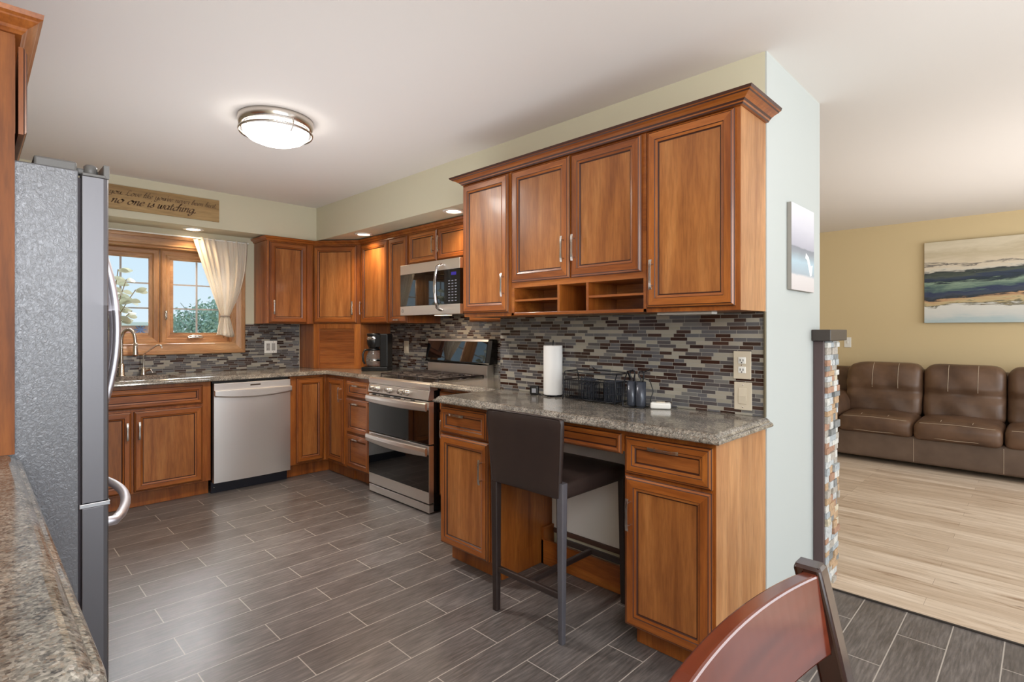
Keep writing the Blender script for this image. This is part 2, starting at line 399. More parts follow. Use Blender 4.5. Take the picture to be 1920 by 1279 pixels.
for k, (gx0, gx1, fx0, fx1) in enumerate(((.70, 1.067, .593, 1.132), (1.237, 1.600, 1.138, 1.672))):
    sa = MB(); frame_loft(sa, fx0, fx1, 1.173, 1.967, [(0, .16), (0, .095), (.012, .088), (.04, .088), (.05, .10), (.07, .10), (.075, .112)])
    # glass stop ring up to the glazing
    rings = []
    for y, (a, b, c, d) in ((.112, (fx0+.075, fx1-.075, 1.248, 1.892)), (.112, (gx0, gx1, 1.264, 1.885)), (.135, (gx0, gx1, 1.264, 1.885))):
        rings.append([(a, y, c), (b, y, c), (b, y, d), (a, y, d)])
    sa.loft(rings, 0, False, False, False)
    so = sa.build('sash', [OAK, OAKZ], wn)
    MB().box(gx0, gx1, .128, .132, 1.264, 1.885).build('pane', GLASS, so)
    mu = MB(); cx = (gx0+gx1)/2+(.0 if k else -.015)
    mu.box(cx-.007, cx+.007, .121, .128, 1.264, 1.885)
    for z in (1.47, 1.677): mu.box(gx0, gx1, .122, .1275, z-.006, z+.006)
    mu.build('muntin', MUNT, so)
lk = MB(); lk.rbox(1.166, 1.186, .068, .089, 1.372, 1.452, .006, n=4); lk.tube([(1.176, .068, 1.44), (1.176, .055, 1.425), (1.174, .05, 1.395), (1.172, .058, 1.38)], .0055, 8)
lk.build('lock_lever', NICK, wn)
cr = MB(); cr.rbox(1.335, 1.455, .058, .089, 1.212, 1.232, .006, n=4); cr.tube([(1.345, .055, 1.232), (1.37, .045, 1.24), (1.43, .045, 1.236), (1.445, .048, 1.228)], .006, 8)
cr.build('crank_handle', NICK, wn)

# ------------------------------------------------------------------ doors, drawers, handles
def front_mesh(w, h, t=.02, fw=.058, horizontal=False, flip=1):
    mb = MB()
    fw = min(fw, h*.34, w*.34)
    prof = [(0, 0, 0), (0, -t+.009, 0), (.003, -t+.006, 1), (.009, -t+.002, 0), (.012, -t, 1), (fw-.018, -t, 0), (fw-.0155, -t+.003, 1), (fw-.006, -t+.006, 0), (fw-.003, -t+.011, 1), (fw, -t+.011, 1)]
    rings = [[(i, y, i), (w-i, y, i), (w-i, y, h-i), (i, y, h-i)] for i, y, _ in prof]
    for r in range(len(rings)-1):
        dark = prof[r+1][2]
        for q in range(4):
            a, b = rings[r][q], rings[r][(q+1) % 4]; c, d = rings[r+1][(q+1) % 4], rings[r+1][q]
            mb.add([a, b, c, d], [(0, 1, 2, 3)], 2 if dark and r != 4 else (1 if q in (0, 2) else 0))
    mb.add(rings[-1], [(0, 1, 2, 3)], 3); mb.add(rings[0], [(3, 2, 1, 0)], 0)
    # weld
    return mb
def door(parent, name, x0, x1, z0, z1, t=.02, fw=.058, horizontal=False, y=0):
    mb = front_mesh(x1-x0, z1-z0, t, fw); o = mb.build(name, [WV, WH, GLZ, PH if horizontal else PV], parent)
    o.location = (x0, y, z0)
    return o
def pull(parent, x, z, vertical=True, L=.125, t=.02, y0=None):
    """wavy flat bar pull on two posts, in the door's frame"""
    mb = MB(); n = 15; pts = []
    for i in range(n):
        s = -1+2*i/(n-1); out = -.016-.013*math.cos(s*PI/2)-.002*math.cos(s*PI*1.5)*0 + .004*math.cos(s*PI)
        a = s*L/2; pts.append((0, out, a) if vertical else (a, out, 0))
    def pr(i):
        s = -1+2*i/(n-1); wd = .0045+.0022*abs(s); return [(-wd, -.0022), (wd, -.0022), (wd, .0022), (-wd, .0022)]
    mb.sweep(pts, pr, 0, False, up=(0, 1, 0))
    for s in (-.72, .72):
        a = s*L/2
        p0 = (0, 0, a) if vertical else (a, 0, 0); p1 = (0, -.019, a) if vertical else (a, -.019, 0)
        mb.tube([p0, p1], .004, 8)
    o = mb.build('handle', NICK, parent, .0008); o.location = (x, -t if y0 is None else y0, z)
    return o

def cabinet(name, label, cat, loc, rz, w, d, z0, z1, fronts, toe=None, group=None, sidemat=None, y_gap=.001, body=True):
    """local x along the run, y into the wall, fronts sit just before y=0"""
    t = thing(name, label, cat, loc, rz, group)
    mb = MB(); bz = z0 if toe is None else toe[0]
    if body: mb.box(0, w, 0, d, bz, z1, 0)
    if toe: mb.box(toe[2] if len(toe) > 2 else 0, w-(toe[3] if len(toe) > 3 else 0), toe[1], d, .002, bz, 0)
    if body: mb.build('body', [sidemat or WV], t, .0015)
    for f in fronts:
        nm = f.get('n', 'door'); hz = f.get('hz', nm == 'drawer')
        o = door(t, nm, f['x'][0], f['x'][1], f['z'][0], f['z'][1], fw=f.get('fw', .05 if nm == 'drawer' else .058), horizontal=hz, y=-y_gap)
        h = f.get('h')
        if h: pull(o, h[0]-f['x'][0], h[1]-f['z'][0], h[2] == 'v', h[3] if len(h) > 3 else .125)
    return t
R90 = -PI/2
# ---------------- desk wall upper cabinets (face X = 2.067, doors to 2.045), local x = Ymax - Y
XU = 2.067
def yy(Y0, a, b): return (Y0-b, Y0-a)      # world Y interval (a<b) to local x interval
Y0 = 2.445
cabinet('wall_cabinet', 'narrow tall cherry wall cabinet with one glossy door, left end over the desk', 'cabinet', (XU, Y0, 0), R90, .391, .254, 1.362, 2.140,
        [dict(x=yy(Y0, 2.064, 2.441), z=(1.383, 2.134), h=(Y0-2.09, 1.53, 'v'))])
Y0 = 2.052
t = thing('wall_cabinet', 'cherry wall cabinet with two doors above open mail cubbies, over the desk', 'cabinet', (XU, Y0, 0), R90)
mb = MB(); W = .823
mb.box(0, W, 0, .254, 1.512, 2.140)
mb.box(0, .02, 0, .254, 1.364, 1.512); mb.box(W-.015, W, 0, .254, 1.364, 1.512); mb.box(.02, W-.015, .24, .254, 1.364, 1.512)
mb.box(0, W, 0, .254, 1.364, 1.379)
mb.build('body', [WH], t, .0012)
for yv in (1.725, 1.547): MB().box(Y0-yv-.007, Y0-yv+.007, .002, .24, 1.379, 1.512).build('divider', WV, t)
MB().box(.02, Y0-1.732, .004, .24, 1.439, 1.449).build('shelf', WH, t); MB().box(Y0-1.54, W-.015, .004, .24, 1.439, 1.449).build('shelf', WH, t)
for a, b, hy in ((1.643, 2.038, 1.672), (1.247, 1.634, 1.606)):
    o = door(t, 'door', *yy(Y0, a, b), 1.540, 2.134, y=-.001); pull(o, b-hy, 1.68-1.54)
Y0 = 1.228
cabinet('wall_cabinet', 'tall cherry wall cabinet with wide door and bare side panel, right end over desk', 'cabinet', (XU, Y0, 0), R90, .403, .254, 1.362, 2.140,
        [dict(x=yy(Y0, .842, 1.219), z=(1.380, 2.134), h=(Y0-1.187, 1.52, 'v'))])
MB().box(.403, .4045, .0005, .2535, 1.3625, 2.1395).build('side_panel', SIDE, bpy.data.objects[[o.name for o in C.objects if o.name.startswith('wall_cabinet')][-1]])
mb = MB(); loft_poly(mb, [(XU, .825), (2.3215, .825), (2.3215, 2.445), (XU, 2.445)], [1, 0, 1, 1],
   [(2.1405, .003), (2.1405, .012), (2.146, .016), (2.150, .020), (2.156, .026), (2.163, .038), (2.168, .052), (2.172, .056), (2.174, .062), (2.184, .066), (2.186, .060), (2.186, 0)], [0, 1, 0, 1, 0, 0, 1, 0, 1, 0, 0])
tag(mb.build('crown_molding', [WD, GLZ]), 'long stepped cherry crown molding on top of the desk wall cabinets', 'molding')
# ---------------- range wall upper cabinets (frame X=2.57)
XR = 2.572
def rng_cab(label, Y0, Y1, z0, z1, fr): return cabinet('wall_cabinet', label, 'cabinet', (XR, Y1, 0), R90, Y1-Y0, 2.899-XR, z0, z1, fr)
rng_cab('golden lit cherry wall cabinet just right of the angled corner cabinet', 4.046, 4.53, 1.346, 2.085, [dict(x=(4.53-4.50, 4.53-4.053), z=(1.349, 2.072), h=(.055, 1.49, 'v'))])
rng_cab('very narrow cherry wall cabinet between golden cabinet and microwave, pull at its foot', 3.745, 4.044, 1.346, 2.085, [dict(x=(4.044-4.033, 4.044-3.76), z=(1.349, 2.072), h=(.15, 1.372, 'h', .09))])
rng_cab('short two-door cherry wall cabinet above the microwave', 2.985, 3.743, 1.815, 2.085, [dict(x=(3.743-3.728, 3.743-3.355), z=(1.826, 2.072), fw=.05, h=(3.743-3.385, 1.95, 'v')), dict(x=(3.743-3.342, 3.743-2.99), z=(1.826, 2.072), fw=.05, h=(3.743-3.31, 1.95, 'v'))])
rng_cab('cherry wall cabinet right of the microwave, mostly hidden by the desk cabinets', 2.45, 2.98, 1.346, 2.085, [dict(x=(.01, .52), z=(1.349, 2.072))])
# diagonal corner cabinet with appliance garage
ax, ay, bx, by = 2.285, 4.89, 2.572, 4.533
dl = math.hypot(bx-ax, by-ay); an = math.atan2(by-ay, bx-ax)
t = thing('corner_cabinet', 'angled cherry corner wall cabinet with a tambour appliance garage below', 'cabinet', (ax, ay, 0), an)
def loc2(X, Y):
    dx, dy = X-ax, Y-ay; return (dx*math.cos(-an)-dy*math.sin(-an), dx*math.sin(-an)+dy*math.cos(-an))
pl = [loc2(*p) for p in ((ax+.002, ay), (bx, by+.002), (2.899, 4.535), (2.899, 5.199), (ax+.002, 5.199))]
mb = MB(); mb.prism(pl, 'z', 1.346, 2.085); mb.build('body', [WV], t, .0015)
o = door(t, 'door', .008, dl-.035, 1.353, 2.072, y=-.001); pull(o, dl-.075, 1.49-1.353)
mb = MB(); g0, g1 = .926, 1.345
mb.box(.003, .055, 0, .02, g0, g1); mb.box(dl-.062, dl-.002, 0, .02, g0, g1); mb.box(.055, dl-.062, 0, .02, 1.300, g1)
s1 = [loc2(*p) for p in ((ax+.002, ay+.004), (ax+.002, 5.199), (ax+.018, 5.199), (ax+.018, ay))]; s2 = [loc2(*p) for p in ((bx+.002, by+.002), (2.899, by+.002), (2.899, by+.018), (bx, by+.018))]
mb.prism(s1, 'z', g0, g1); mb.prism(s2, 'z', g0, g1); mb.build('garage_frame', [WV], t, .0015)
mb = MB(); nsl = 14; zt = 1.300
for i in range(nsl):
    a = g0+.02+(zt-g0-.02)*i/nsl; b = a+(zt-g0-.02)/nsl
    mb.prism([(.013, a), (.0118, a+.0015), (.0112, (a+b)/2), (.0118, b-.0015), (.013, b), (.022, b), (.022, a)], 'x', .055, dl-.062)
mb.box(.056, dl-.063, .004, .018, g0, g0+.022); mb.build('tambour_door', [PH], t)
# back wall upper cabinet
cabinet('wall_cabinet', 'cherry wall cabinet with one door between the window curtain and the corner cabinet', 'cabinet', (1.86, 4.89, 0), 0, .425, .309, 1.346, 2.085,
        [dict(x=(.015, .355), z=(1.352, 2.076), h=(.047, 1.49, 'v'))])
mb = MB(); loft_poly(mb, [(1.86, 5.199), (1.86, 4.89), (2.285, 4.89), (2.572, 4.533), (2.572, 2.452), (2.899, 2.452), (2.899, 5.199)], [1, 1, 1, 1, 0, 0, 0],
   [(2.0855, .0), (2.0855, .006), (2.092, .010), (2.100, .014), (2.106, .024), (2.114, .030), (2.120, .034), (2.120, 0)])
tag(mb.build('crown_molding', [WH]), 'low cherry crown molding along the corner and range wall cabinets under the soffit', 'molding')

# ---------------- desk base cabinets (frame X=1.852)
XB = 1.852
Y0 = 2.385
cabinet('base_cabinet', 'cherry base cabinet with drawer and door, left of the leather stool', 'cabinet', (XB, Y0, 0), R90, .405, .468, .115, .8885,
        [dict(n='drawer', x=yy(Y0, 2.000, 2.376), z=(.724, .868), h=(Y0-2.21, .833, 'h', .115)), dict(x=yy(Y0, 1.990, 2.376), z=(.118, .713), h=(Y0-2.03, .568, 'v'))], toe=(.115, .075))
t = cabinet('desk_drawer_unit', 'shallow cherry drawer front spanning the knee space behind the stool', 'drawer', (XB, 1.979, 0), R90, .779, .46, .80, .8885,
        [dict(n='drawer', x=(.015, 1.979-1.207), z=(.790, .871), fw=.03)], body=False)
MB().box(0, .779, 0, .44, .8, .8885).build('body', WH, t)
Y0 = 1.199
cabinet('base_cabinet', 'cherry base cabinet with drawer, door and pale side panel, right of the stool', 'cabinet', (XB, Y0, 0), R90, .374, .468, .115, .8885,
        [dict(n='drawer', x=yy(Y0, .834, 1.189), z=(.720, .867), h=(Y0-1.01, .835, 'h')), dict(x=yy(Y0, .834, 1.189), z=(.12, .709), h=(Y0-1.163, .564, 'v'))], toe=(.115, .09), sidemat=None)
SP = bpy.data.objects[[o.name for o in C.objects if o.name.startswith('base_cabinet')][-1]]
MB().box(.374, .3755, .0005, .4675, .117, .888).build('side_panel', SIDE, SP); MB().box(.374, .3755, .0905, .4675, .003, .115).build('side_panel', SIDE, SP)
# footrest board and heater gap in the knee space
t = thing('footrest_box', 'low cherry toe board across the knee space under the desk', 'footrest', (2.225, 1.979, 0), R90)
MB().box(.001, .778, 0, .018, .002, .135).build('board', WH, t, .002); MB().box(.001, .018, -.0, .09, .002, .20).build('end_block', WV, t, .002)
MB().box(.018, .778, .02, .09, .002, .05).build('base', BLK, t)  # black box stands in for the shade in the gap behind the board
mb = MB(); mb.box(2.308, 2.3215, 1.20, 1.978, .155, .178); tag(mb.build('wall_strip', M('brown_vinyl', (92, 68, 58), .5).m), 'brown vinyl strip along the foot of the knee wall', 'trim')
mb = MB(); mb.box(2.316, 2.3215, 1.20, 1.978, .18, .799); tag(mb.build('knee_wall_panel', WGRY), 'pale grey painted panel closing the back of the knee space', 'panel')

# ---------------- kitchen base cabinets
cabinet('base_cabinet', 'cherry sink base with false drawer front and two doors under the window', 'cabinet', (.365, 4.632, 0), 0, .968, .56, .115, .8885,
        [dict(n='drawer', x=(.015, .909), z=(.724, .862)), dict(x=(.015, .452), z=(.128, .703), h=(.425, .567, 'v')), dict(x=(.467, .907), z=(.128, .703), h=(.497, .567, 'v'))], toe=(.115, .062))
cabinet('base_cabinet', 'cherry base cabinet in the far left corner hidden behind the fridge', 'cabinet', (-.52, 4.632, 0), 0, .883, .56, .115, .8885,
        [dict(x=(.03, .44), z=(.128, .86)), dict(x=(.45, .87), z=(.128, .86))], toe=(.115, .062))
t = cabinet('corner_base_cabinet', 'cherry corner base cabinet with two doors folding at the inner corner', 'cabinet', (1.952, 4.632, 0), 0, .325, .56, .115, .8885, [], toe=(.115, .062), body=False)
mb = MB(); mb.prism([(0, 0), (.325, 0), (.325, -.40), (.94, -.40), (.94, .56), (0, .56)], 'z', .115, .8885)
mb.prism([(0, .062), (.387, .062), (.387, -.40), (.94, -.40), (.94, .56), (0, .56)], 'z', .002, .115); mb.build('body', WV, t, .0015)
door(t, 'door', .052, .300, .130, .866, y=-.001)
o = door(t, 'door', 0, .285, .137, .866, y=0); o.rotation_euler = (0, 0, R90); o.location = (.324, -.07, .137); pull(o, .245, .734-.137)
cabinet('base_cabinet', 'cherry three-drawer base cabinet between the inner corner and the range', 'cabinet', (2.277, 4.231, 0), R90, .381, .62, .115, .8885,
        [dict(n='drawer', x=(.012, .375), z=(.723, .858), h=(.185, .826, 'h', .11)), dict(n='drawer', x=(.012, .375), z=(.424, .712), h=(.185, .675, 'h', .11), fw=.058), dict(n='drawer', x=(.012, .375), z=(.128, .411), h=(.185, .381, 'h', .11), fw=.058)], toe=(.115, .08))
cabinet('base_cabinet', 'cherry base cabinet squeezed between the range and the desk wall', 'cabinet', (2.345, 3.035, 0), R90, .633, .55, .115, .8885,
        [dict(n='drawer', x=(.01, .62), z=(.723, .858), h=(.3, .826, 'h')), dict(x=(.01, .62), z=(.128, .712), h=(.055, .6, 'v'))], toe=(.115, .08))

# ---------------- countertops
OG = [(.8895, -.012), (.8895, -.006), (.893, -.001), (.898, 0), (.903, -.002), (.907, -.006), (.909, -.012), (.914, -.015), (.919, -.020), (.923, -.026), (.925, -.033)]
mb = MB()
SXa, SXb, SYa, SYb = .50, 1.16, 4.70, 5.09
loft_poly(mb, [(-.52, 4.58), (SXb, 4.58), (SXb, SYa), (-.52, SYa)], [1, 0, 0, 0], OG)
mb.box(-.52, SXa, SYa, 5.191, .8895, .925); mb.box(SXa, SXb, SYb, 5.191, .8895, .925)
loft_poly(mb, [(SXb, 4.58), (2.25, 4.58), (2.25, 3.845), (2.891, 3.845), (2.891, 5.191), (SXb, 5.191)], [1, 1, 0, 0, 0, 0], OG)
tag(mb.build('countertop', GRAN), 'L-shaped speckled brown-grey stone countertop running from the sink to the range', 'countertop')
mb = MB(); loft_poly(mb, [(2.25, 3.035), (2.25, 2.402), (2.891, 2.402), (2.891, 3.035)], [1, 0, 0, 0], OG)
tag(mb.build('countertop', GRAN), 'short speckled stone countertop right of the range', 'countertop')
mb = MB(); loft_poly(mb, [(1.80, 2.399), (1.80, .79), (2.3135, .79), (2.3135, 2.399)], [1, 1, 0, 1], OG)
tag(mb.build('countertop', GRAN), 'grey speckled stone desk countertop with ogee edge, holding the paper towel roll', 'countertop')
mb = MB(); cpts = [(-.529, .70), (.07, .70), (.095, .712), (.108, .735), (.11, .76), (.11, 2.118), (-.529, 2.118)]
loft_poly(mb, cpts, [1, 1, 1, 1, 1, 0, 0], OG)
tag(mb.build('countertop', GRAN), 'speckled brown stone countertop in the near left foreground beside the fridge', 'countertop')
cabinet('base_cabinet', 'cherry base cabinet under the near left countertop', 'cabinet', (.085, .73, 0), PI/2, 1.385, .60, .115, .8885,
        [dict(x=(.01, .45), z=(.13, .86)), dict(x=(.46, .9), z=(.13, .86)), dict(x=(.91, 1.37), z=(.13, .86))], toe=(.115, .07))

# ---------------- mosaic backsplashes
def splash(x0, x1, z0, z1, loc, rz, label, extra=()):
    mb = MB(); mb.box(x0, x1, 0, .0075, z0, z1)
    for b in extra: mb.box(b[0], b[1], 0, .0075, b[2], b[3])
    o = mb.build('tile_backsplash', TILE); o.location = loc; o.rotation_euler = (0, 0, rz); return tag(o, label, 'backsplash')
splash(0, 1.565, .926, 1.361, (2.314, 2.394, 0), R90, 'linear mosaic backsplash of grey, cream and brown strips behind the desk counter')
MB_ = MB(); MB_.box(2.306, 2.3215, .8215, .8265, .926, 1.361); tag(MB_.build('edge_trim', M('olive_edge', (96, 88, 70), .3).m), 'narrow dark tile edge closing the right end of the desk backsplash', 'trim')
splash(0, 2.10, .926, 1.345, (2.892, 4.532, 0), R90, 'linear mosaic backsplash behind the range and coffee maker', extra=((.79, 1.549, 1.345, 1.404),))
splash(0, 2.30, .926, 1.081, (-.02, 5.192, 0), 0, 'linear mosaic backsplash behind the sink below the window and cabinet', extra=((1.799, 2.30, 1.081, 1.345),))

# ------------------------------------------------------------------ DISHWASHER
t = thing('dishwasher', 'stainless steel dishwasher with curved pocket handle, between sink base and corner', 'dishwasher', (1.345, 4.615, 0))
MB().box(.004, .600, .04, .57, .10, .886).build('tub', BLK, t)
mb = MB(); nn = 14; pr = []      # door skin slightly bowed in x
rings = []
for i in range(nn+1):
    x = .003+.597*i/nn; s = -1+2*i/nn; y = -.012-.010*(1-s*s)
    rings.append([(x, y, .09), (x, y, .795), (x, y, .80), (x, .035, .80), (x, .035, .09)])
mb.loft(rings, 0, False); d = mb.build('door', STEEL, t)
mb = MB(); mb.box(.003, .600, -.016, .035, .80, .868); mb.build('control_panel', STEEL, t, .003)
mb = MB(); rings = []
for i in range(nn+1):
    x = .003+.597*i/nn; s = -1+2*i/nn; b = .018*s*s*.0; zb = .765-.022*(1-s*s)
    yv = -.045-.008*(1-s*s)
    rings.append([(x, -.022, .815), (x, yv, .812), (x, yv, zb+.012), (x, yv+.006, zb), (x, -.018, zb+.012)])
mb.loft(rings, 0, False); mb.build('handle', STEEL, t, .002)
MB().box(.272, .352, -.0172, -.016, .836, .848).build('badge', M('badge', (70, 56, 44), .3).m, t)
mb = MB(); mb.box(-.002, .595, .045, .07, .002, .088); mb.build('kick_plate', NAVY, t, .001)
mb = MB(); mb.lathe([(0, -.004), (.004, -.003), (.005, 0)], (.02, .045, .045), 10, axis='y'); mb.build('screw', NICK, t)

# ------------------------------------------------------------------ RANGE (front plane X=2.25, local x = 3.84-Y, y = X-2.25)
t = thing('gas_range', 'stainless double-oven gas range with five knobs and black glass doors', 'range', (2.25, 3.842, 0), R90)
WR = .803
MB().box(.002, WR-.002, .045, .636, .03, .895).build('body', BLKM, t, .002)
mb = MB(); mb.prism([(.015, .862), (.005, .868), (.002, .885), (.006, .905), (.016, .912), (.075, .912), (.075, .862)], 'x', 0, WR); mb.build('front_rail', STEEL, t, .003)
MB().box(0, WR, .0755, .56, .896, .909).build('cooktop', M('cooktop_enamel', (60, 52, 48), .25, .3).m, t, .002)
mb = MB(); mb.prism([(.004, .862), (-.008, .80), (-.004, .795), (.044, .795), (.044, .862)], 'x', .002, WR-.002); cp = mb.build('control_panel', STEEL, t, .002)
for kx in (.085, .150, .312, .475, .545):
    kb = MB(); kb.lathe([(0, -.036), (.017, -.036), (.019, -.033), (.021, -.008), (.024, -.004), (.024, 0), (0, 0)], (0, 0, 0), 24, axis='y')
    kb.box(-.004, .004, -.042, -.030, -.017, .017)
    o = kb.build('knob', [NICK], t); o.location = (kx, -.001, .831); o.rotation_euler = (math.radians(-11), 0, 0)
# doors
def oven(z0, z1, hz0, hz1, nm, glass_z0):
    mb = MB(); mb.box(.004, WR-.004, .002, .044, z0, z1); o = mb.build('oven_door', STEEL, t, .002); 
    MB().box(.006, WR-.006, -.0015, .0015, glass_z0, hz0+.006).build('window', BGLASS, o)
    mb = MB(); rings = []
    for i in range(17):
        s = -1+2*i/16; x = .004+(WR-.008)*i/16; y = -.030-.014*(1-s*s); lo = hz0-(.012*(1-s*s) if nm == 'low' else .006*(1-s*s))
        rings.append([(x, y+.010, hz1), (x, y, hz1-.006), (x, y-.003, (hz0+hz1)/2), (x, y+.002, lo+.006), (x, y+.010, lo), (x, y+.016, lo+.01), (x, y+.016, hz1-.006)])
    mb.loft(rings, 0, False)
    for x in (.02, WR-.04): mb.box(x, x+.02, -.024, .001, hz0+.02, hz1-.015)
    mb.build('handle', STEEL, o, .001)
    if nm == 'up':
        for a, b in ((.06, .11), (.15, .165), (.22, .31), (.36, .45), (.50, .515), (.58, .63)): MB().box(a, b, -.0005, .0025, hz1-.001, hz1+.006).build('vent_slot', BLK, o)
oven(.487, .786, .722, .778, 'up', .490)
oven(.076, .478, .410, .470, 'low', .158)
MB().box(.004, WR-.004, .004, .044, .012, .066).build('drawer', STEEL, t, .002)
MB().box(.03, .06, .08, .6, .001, .03).build('foot', BLK, t); MB().box(WR-.06, WR-.03, .08, .6, .001, .03).build('foot', BLK, t)
# grates
mb = MB()
for gx0 in (.03, .285, .54):
    gx1 = gx0+.235; zt = .938
    for (a, b) in (((gx0, .10), (gx1, .10)), ((gx0, .53), (gx1, .53)), ((gx0, .10), (gx0, .53)), ((gx1, .10), (gx1, .53)), ((gx0, .315), (gx1, .315))):
        mb.tube([(a[0], a[1], zt), (b[0], b[1], zt)], .0065, 6)
    for cy in (.205, .42):
        cx = (gx0+gx1)/2
        for k in range(6):
            an_ = k*PI/3+.3; mb.tube([(cx+.03*math.cos(an_), cy+.03*math.sin(an_), zt), (cx+.085*math.cos(an_), cy+.085*math.sin(an_), zt), ], .0055, 6)
        mb.tube([(cx+.088*math.cos(q*PI/10), cy+.088*math.sin(q*PI/10), zt-.002) for q in range(20)], .006, 6, closed=True)
    for x in (gx0, gx1):
        for y in (.10, .53): mb.tube([(x, y, zt), (x, y, .909)], .006, 6)
mb.build('grate', IRON, t)
for cx in (.1475, .4025, .6575):
    for cy in (.205, .42):
        bb = MB(); bb.lathe([(0, .926), (.03, .926), (.033, .92), (.033, .914), (.042, .912), (.042, .909)], (cx, cy, 0), 20); bb.build('burner', IRON, t)
# backguard: lower stainless, upper tilted glass panel
mb = MB(); mb.prism([(.565, .912), (.565, 1.012), (.575, 1.02), (.636, 1.02), (.636, .912)], 'x', .02, WR-.02); mb.build('backguard', STEEL, t, .003)
mb = MB(); mb.prism([(.545, 1.022), (.552, 1.030), (.585, 1.205), (.595, 1.214), (.636, 1.214), (.636, 1.022)], 'x', 0, WR+.02); bg_ = mb.build('display_housing', BLKM, t, .004)
mb = MB(); mb.prism([(.5505, 1.034), (.5490, 1.034), (.5805, 1.195), (.5822, 1.195)], 'x', .012, WR-.03); mb.build('display_glass', BGLASS, t)
mb = MB(); mb.prism([(.580, 1.196), (.583, 1.212), (.592, 1.217), (.625, 1.217), (.625, 1.2145), (.595, 1.2145), (.586, 1.207)], 'x', .005, WR-.025); mb.build('top_trim', STEEL, t)

# ------------------------------------------------------------------ MICROWAVE (front X=2.49)
t = thing('microwave', 'stainless over-the-range microwave with black window and arched handle', 'microwave', (2.49, 3.755, 0), R90)
WM = .76
MB().box(0, WM, .03, .405, 1.405, 1.812).build('body', BLKM, t, .002)
mb = MB(); mb.box(0, WM, 0, .03, 1.735, 1.812); mb.box(0, WM, 0, .03, 1.405, 1.478); fr = mb.build('front_frame', STEEL, t, .002)
MB().box(0, .575, .002, .029, 1.479, 1.734).build('door_window', BGLASS, t); cpn = MB().box(.577, WM, .002, .029, 1.479, 1.734).build('control_panel', BLKM, t)
mb = MB()
for r in range(8):
    for c in range(3): mb.box(.625+c*.038, .645+c*.038, .0008, .002, 1.50+r*.021, 1.506+r*.021)
mb.build('keypad_marks', M('key_marks', (120, 122, 135), .5).m, cpn)
ds = M('display_blue', (10, 8, 30), .2); ds.b.inputs['Emission Color'].default_value = (.12, .08, .9, 1); ds.b.inputs['Emission Strength'].default_value = .25
MB().box(.66, .715, .0006, .002, 1.69, 1.712).build('clock_display', ds.m, cpn)
mb = MB(); pts = [(.555, -.004, 1.775), (.553, -.03, 1.765)]+[(.550, -.044-.022*math.sin(PI*i/10), 1.755-.30*i/10) for i in range(11)]+[(.553, -.03, 1.445), (.555, -.004, 1.435)]
mb.sweep(pts, [(-.013, -.005), (-.009, -.009), (.009, -.009), (.013, -.005), (.013, .004), (-.013, .004)], 0, True, up=(0, 1, 0)); mb.build('handle', CHROME, t)
mb = MB(); mb.tube([(.035+.014*math.cos(q*PI/10), -.0005, 1.442+.014*math.sin(q*PI/10)) for q in range(20)], .0014, 6, closed=True)
mb.tube([(.035+.006*math.cos(q*PI/6), -.0005, 1.442+.009*math.sin(q*PI/6)) for q in range(12)], .001, 5, closed=True); mb.build('emblem', M('emblem_grey', (120, 116, 112), .4).m, fr)
def emis(name, col, st):
    m = M(name, col, .5); m.b.inputs['Emission Color'].default_value = lin(col); m.b.inputs['Emission Strength'].default_value = st; return m.m
EW = emis('warm_lamp_glow', (255, 232, 200), 9)
MB().box(.30, .46, .12, .17, 1.4025, 1.405).build('hood_lamp', emis('hood_lamp_glow', (255, 226, 190), 2.5), t)
l = bpy.data.lights.new('hood_light', 'AREA'); l.size = .14; l.energy = 1.6; l.color = (1, .78, .58); o = bpy.data.objects.new('hood_light', l); C.objects.link(o); o.parent = t; o.location = (.38, .13, 1.395)

# ------------------------------------------------------------------ FRIDGE (side face Y=2.15, front X=.322)
fs = M('fridge_side_textured', (120, 121, 125), .32, .35); v = fs.coords((1, 1, .7)); n = fs.noise(v, 95, 3, .6, 1.6); fs.bump(n, .55, .003); n9 = fs.noise(v, 8, 2); FSIDE = fs.m
t = thing('refrigerator', 'large stainless refrigerator with textured grey side in the left foreground', 'refrigerator', (0, 2.15, 0))
MB().box(-.50, .243, .0, .905, .02, 1.785).build('body', FSIDE, t, .004)
MB().box(.243, .250, .012, .893, .06, 1.765).build('door_gasket', M('gasket', (58, 50, 56), .6).m, t)
def fdoor(y0, y1, z0, z1, nm):
    mb = MB(); r = .02
    sec = [(.251, y0), (.262, y0-.0), (.306, y0), (.3165, y0+.005), (.322, y0+.02)]+[(.322+.006*math.sin(PI*k/8), y0+.02+(y1-y0-.04)*k/8) for k in range(1, 8)]+[(.322, y1-.02), (.3165, y1-.005), (.306, y1), (.262, y1), (.251, y1)]
    mb.prism(sec, 'z', z0, z1); return mb.build(nm, STEELZ, t, .002)
d1 = fdoor(0, .450, .738, 1.772, 'door'); d2 = fdoor(.455, .905, .738, 1.772, 'door'); d3 = fdoor(0, .905, .05, .722, 'freezer_drawer')
def bow(p0, p1, out, n=14, r=.011):
    pts = [Vector(p0)]
    for i in range(n+1):
        s = i/n; q = Vector(p0).lerp(Vector(p1), s); q.x += .02+out*math.sin(PI*s)**.8; pts.append(q)
    pts.append(Vector(p1)); return pts
WBAR = metal('handle_bar_metal', (232, 230, 238), .42)
for y, dd in ((.415, d1), (.490, d2)):
    mb = MB(); mb.tube(bow((.322, y, .93), (.322, y, 1.64), .065), .013, 12); mb.build('handle', WBAR, dd)
mb = MB(); mb.tube(bow((.322, .045, .655), (.322, .86, .655), .085, r=.014), .016, 12); mb.build('handle', WBAR, d3)
mb = MB(); mb.box(.14, .243, .03, .13, 1.786, 1.818); mb.box(.243, .300, .05, .085, 1.786, 1.806); mb.build('hinge_cover', GREYP, t, .006)
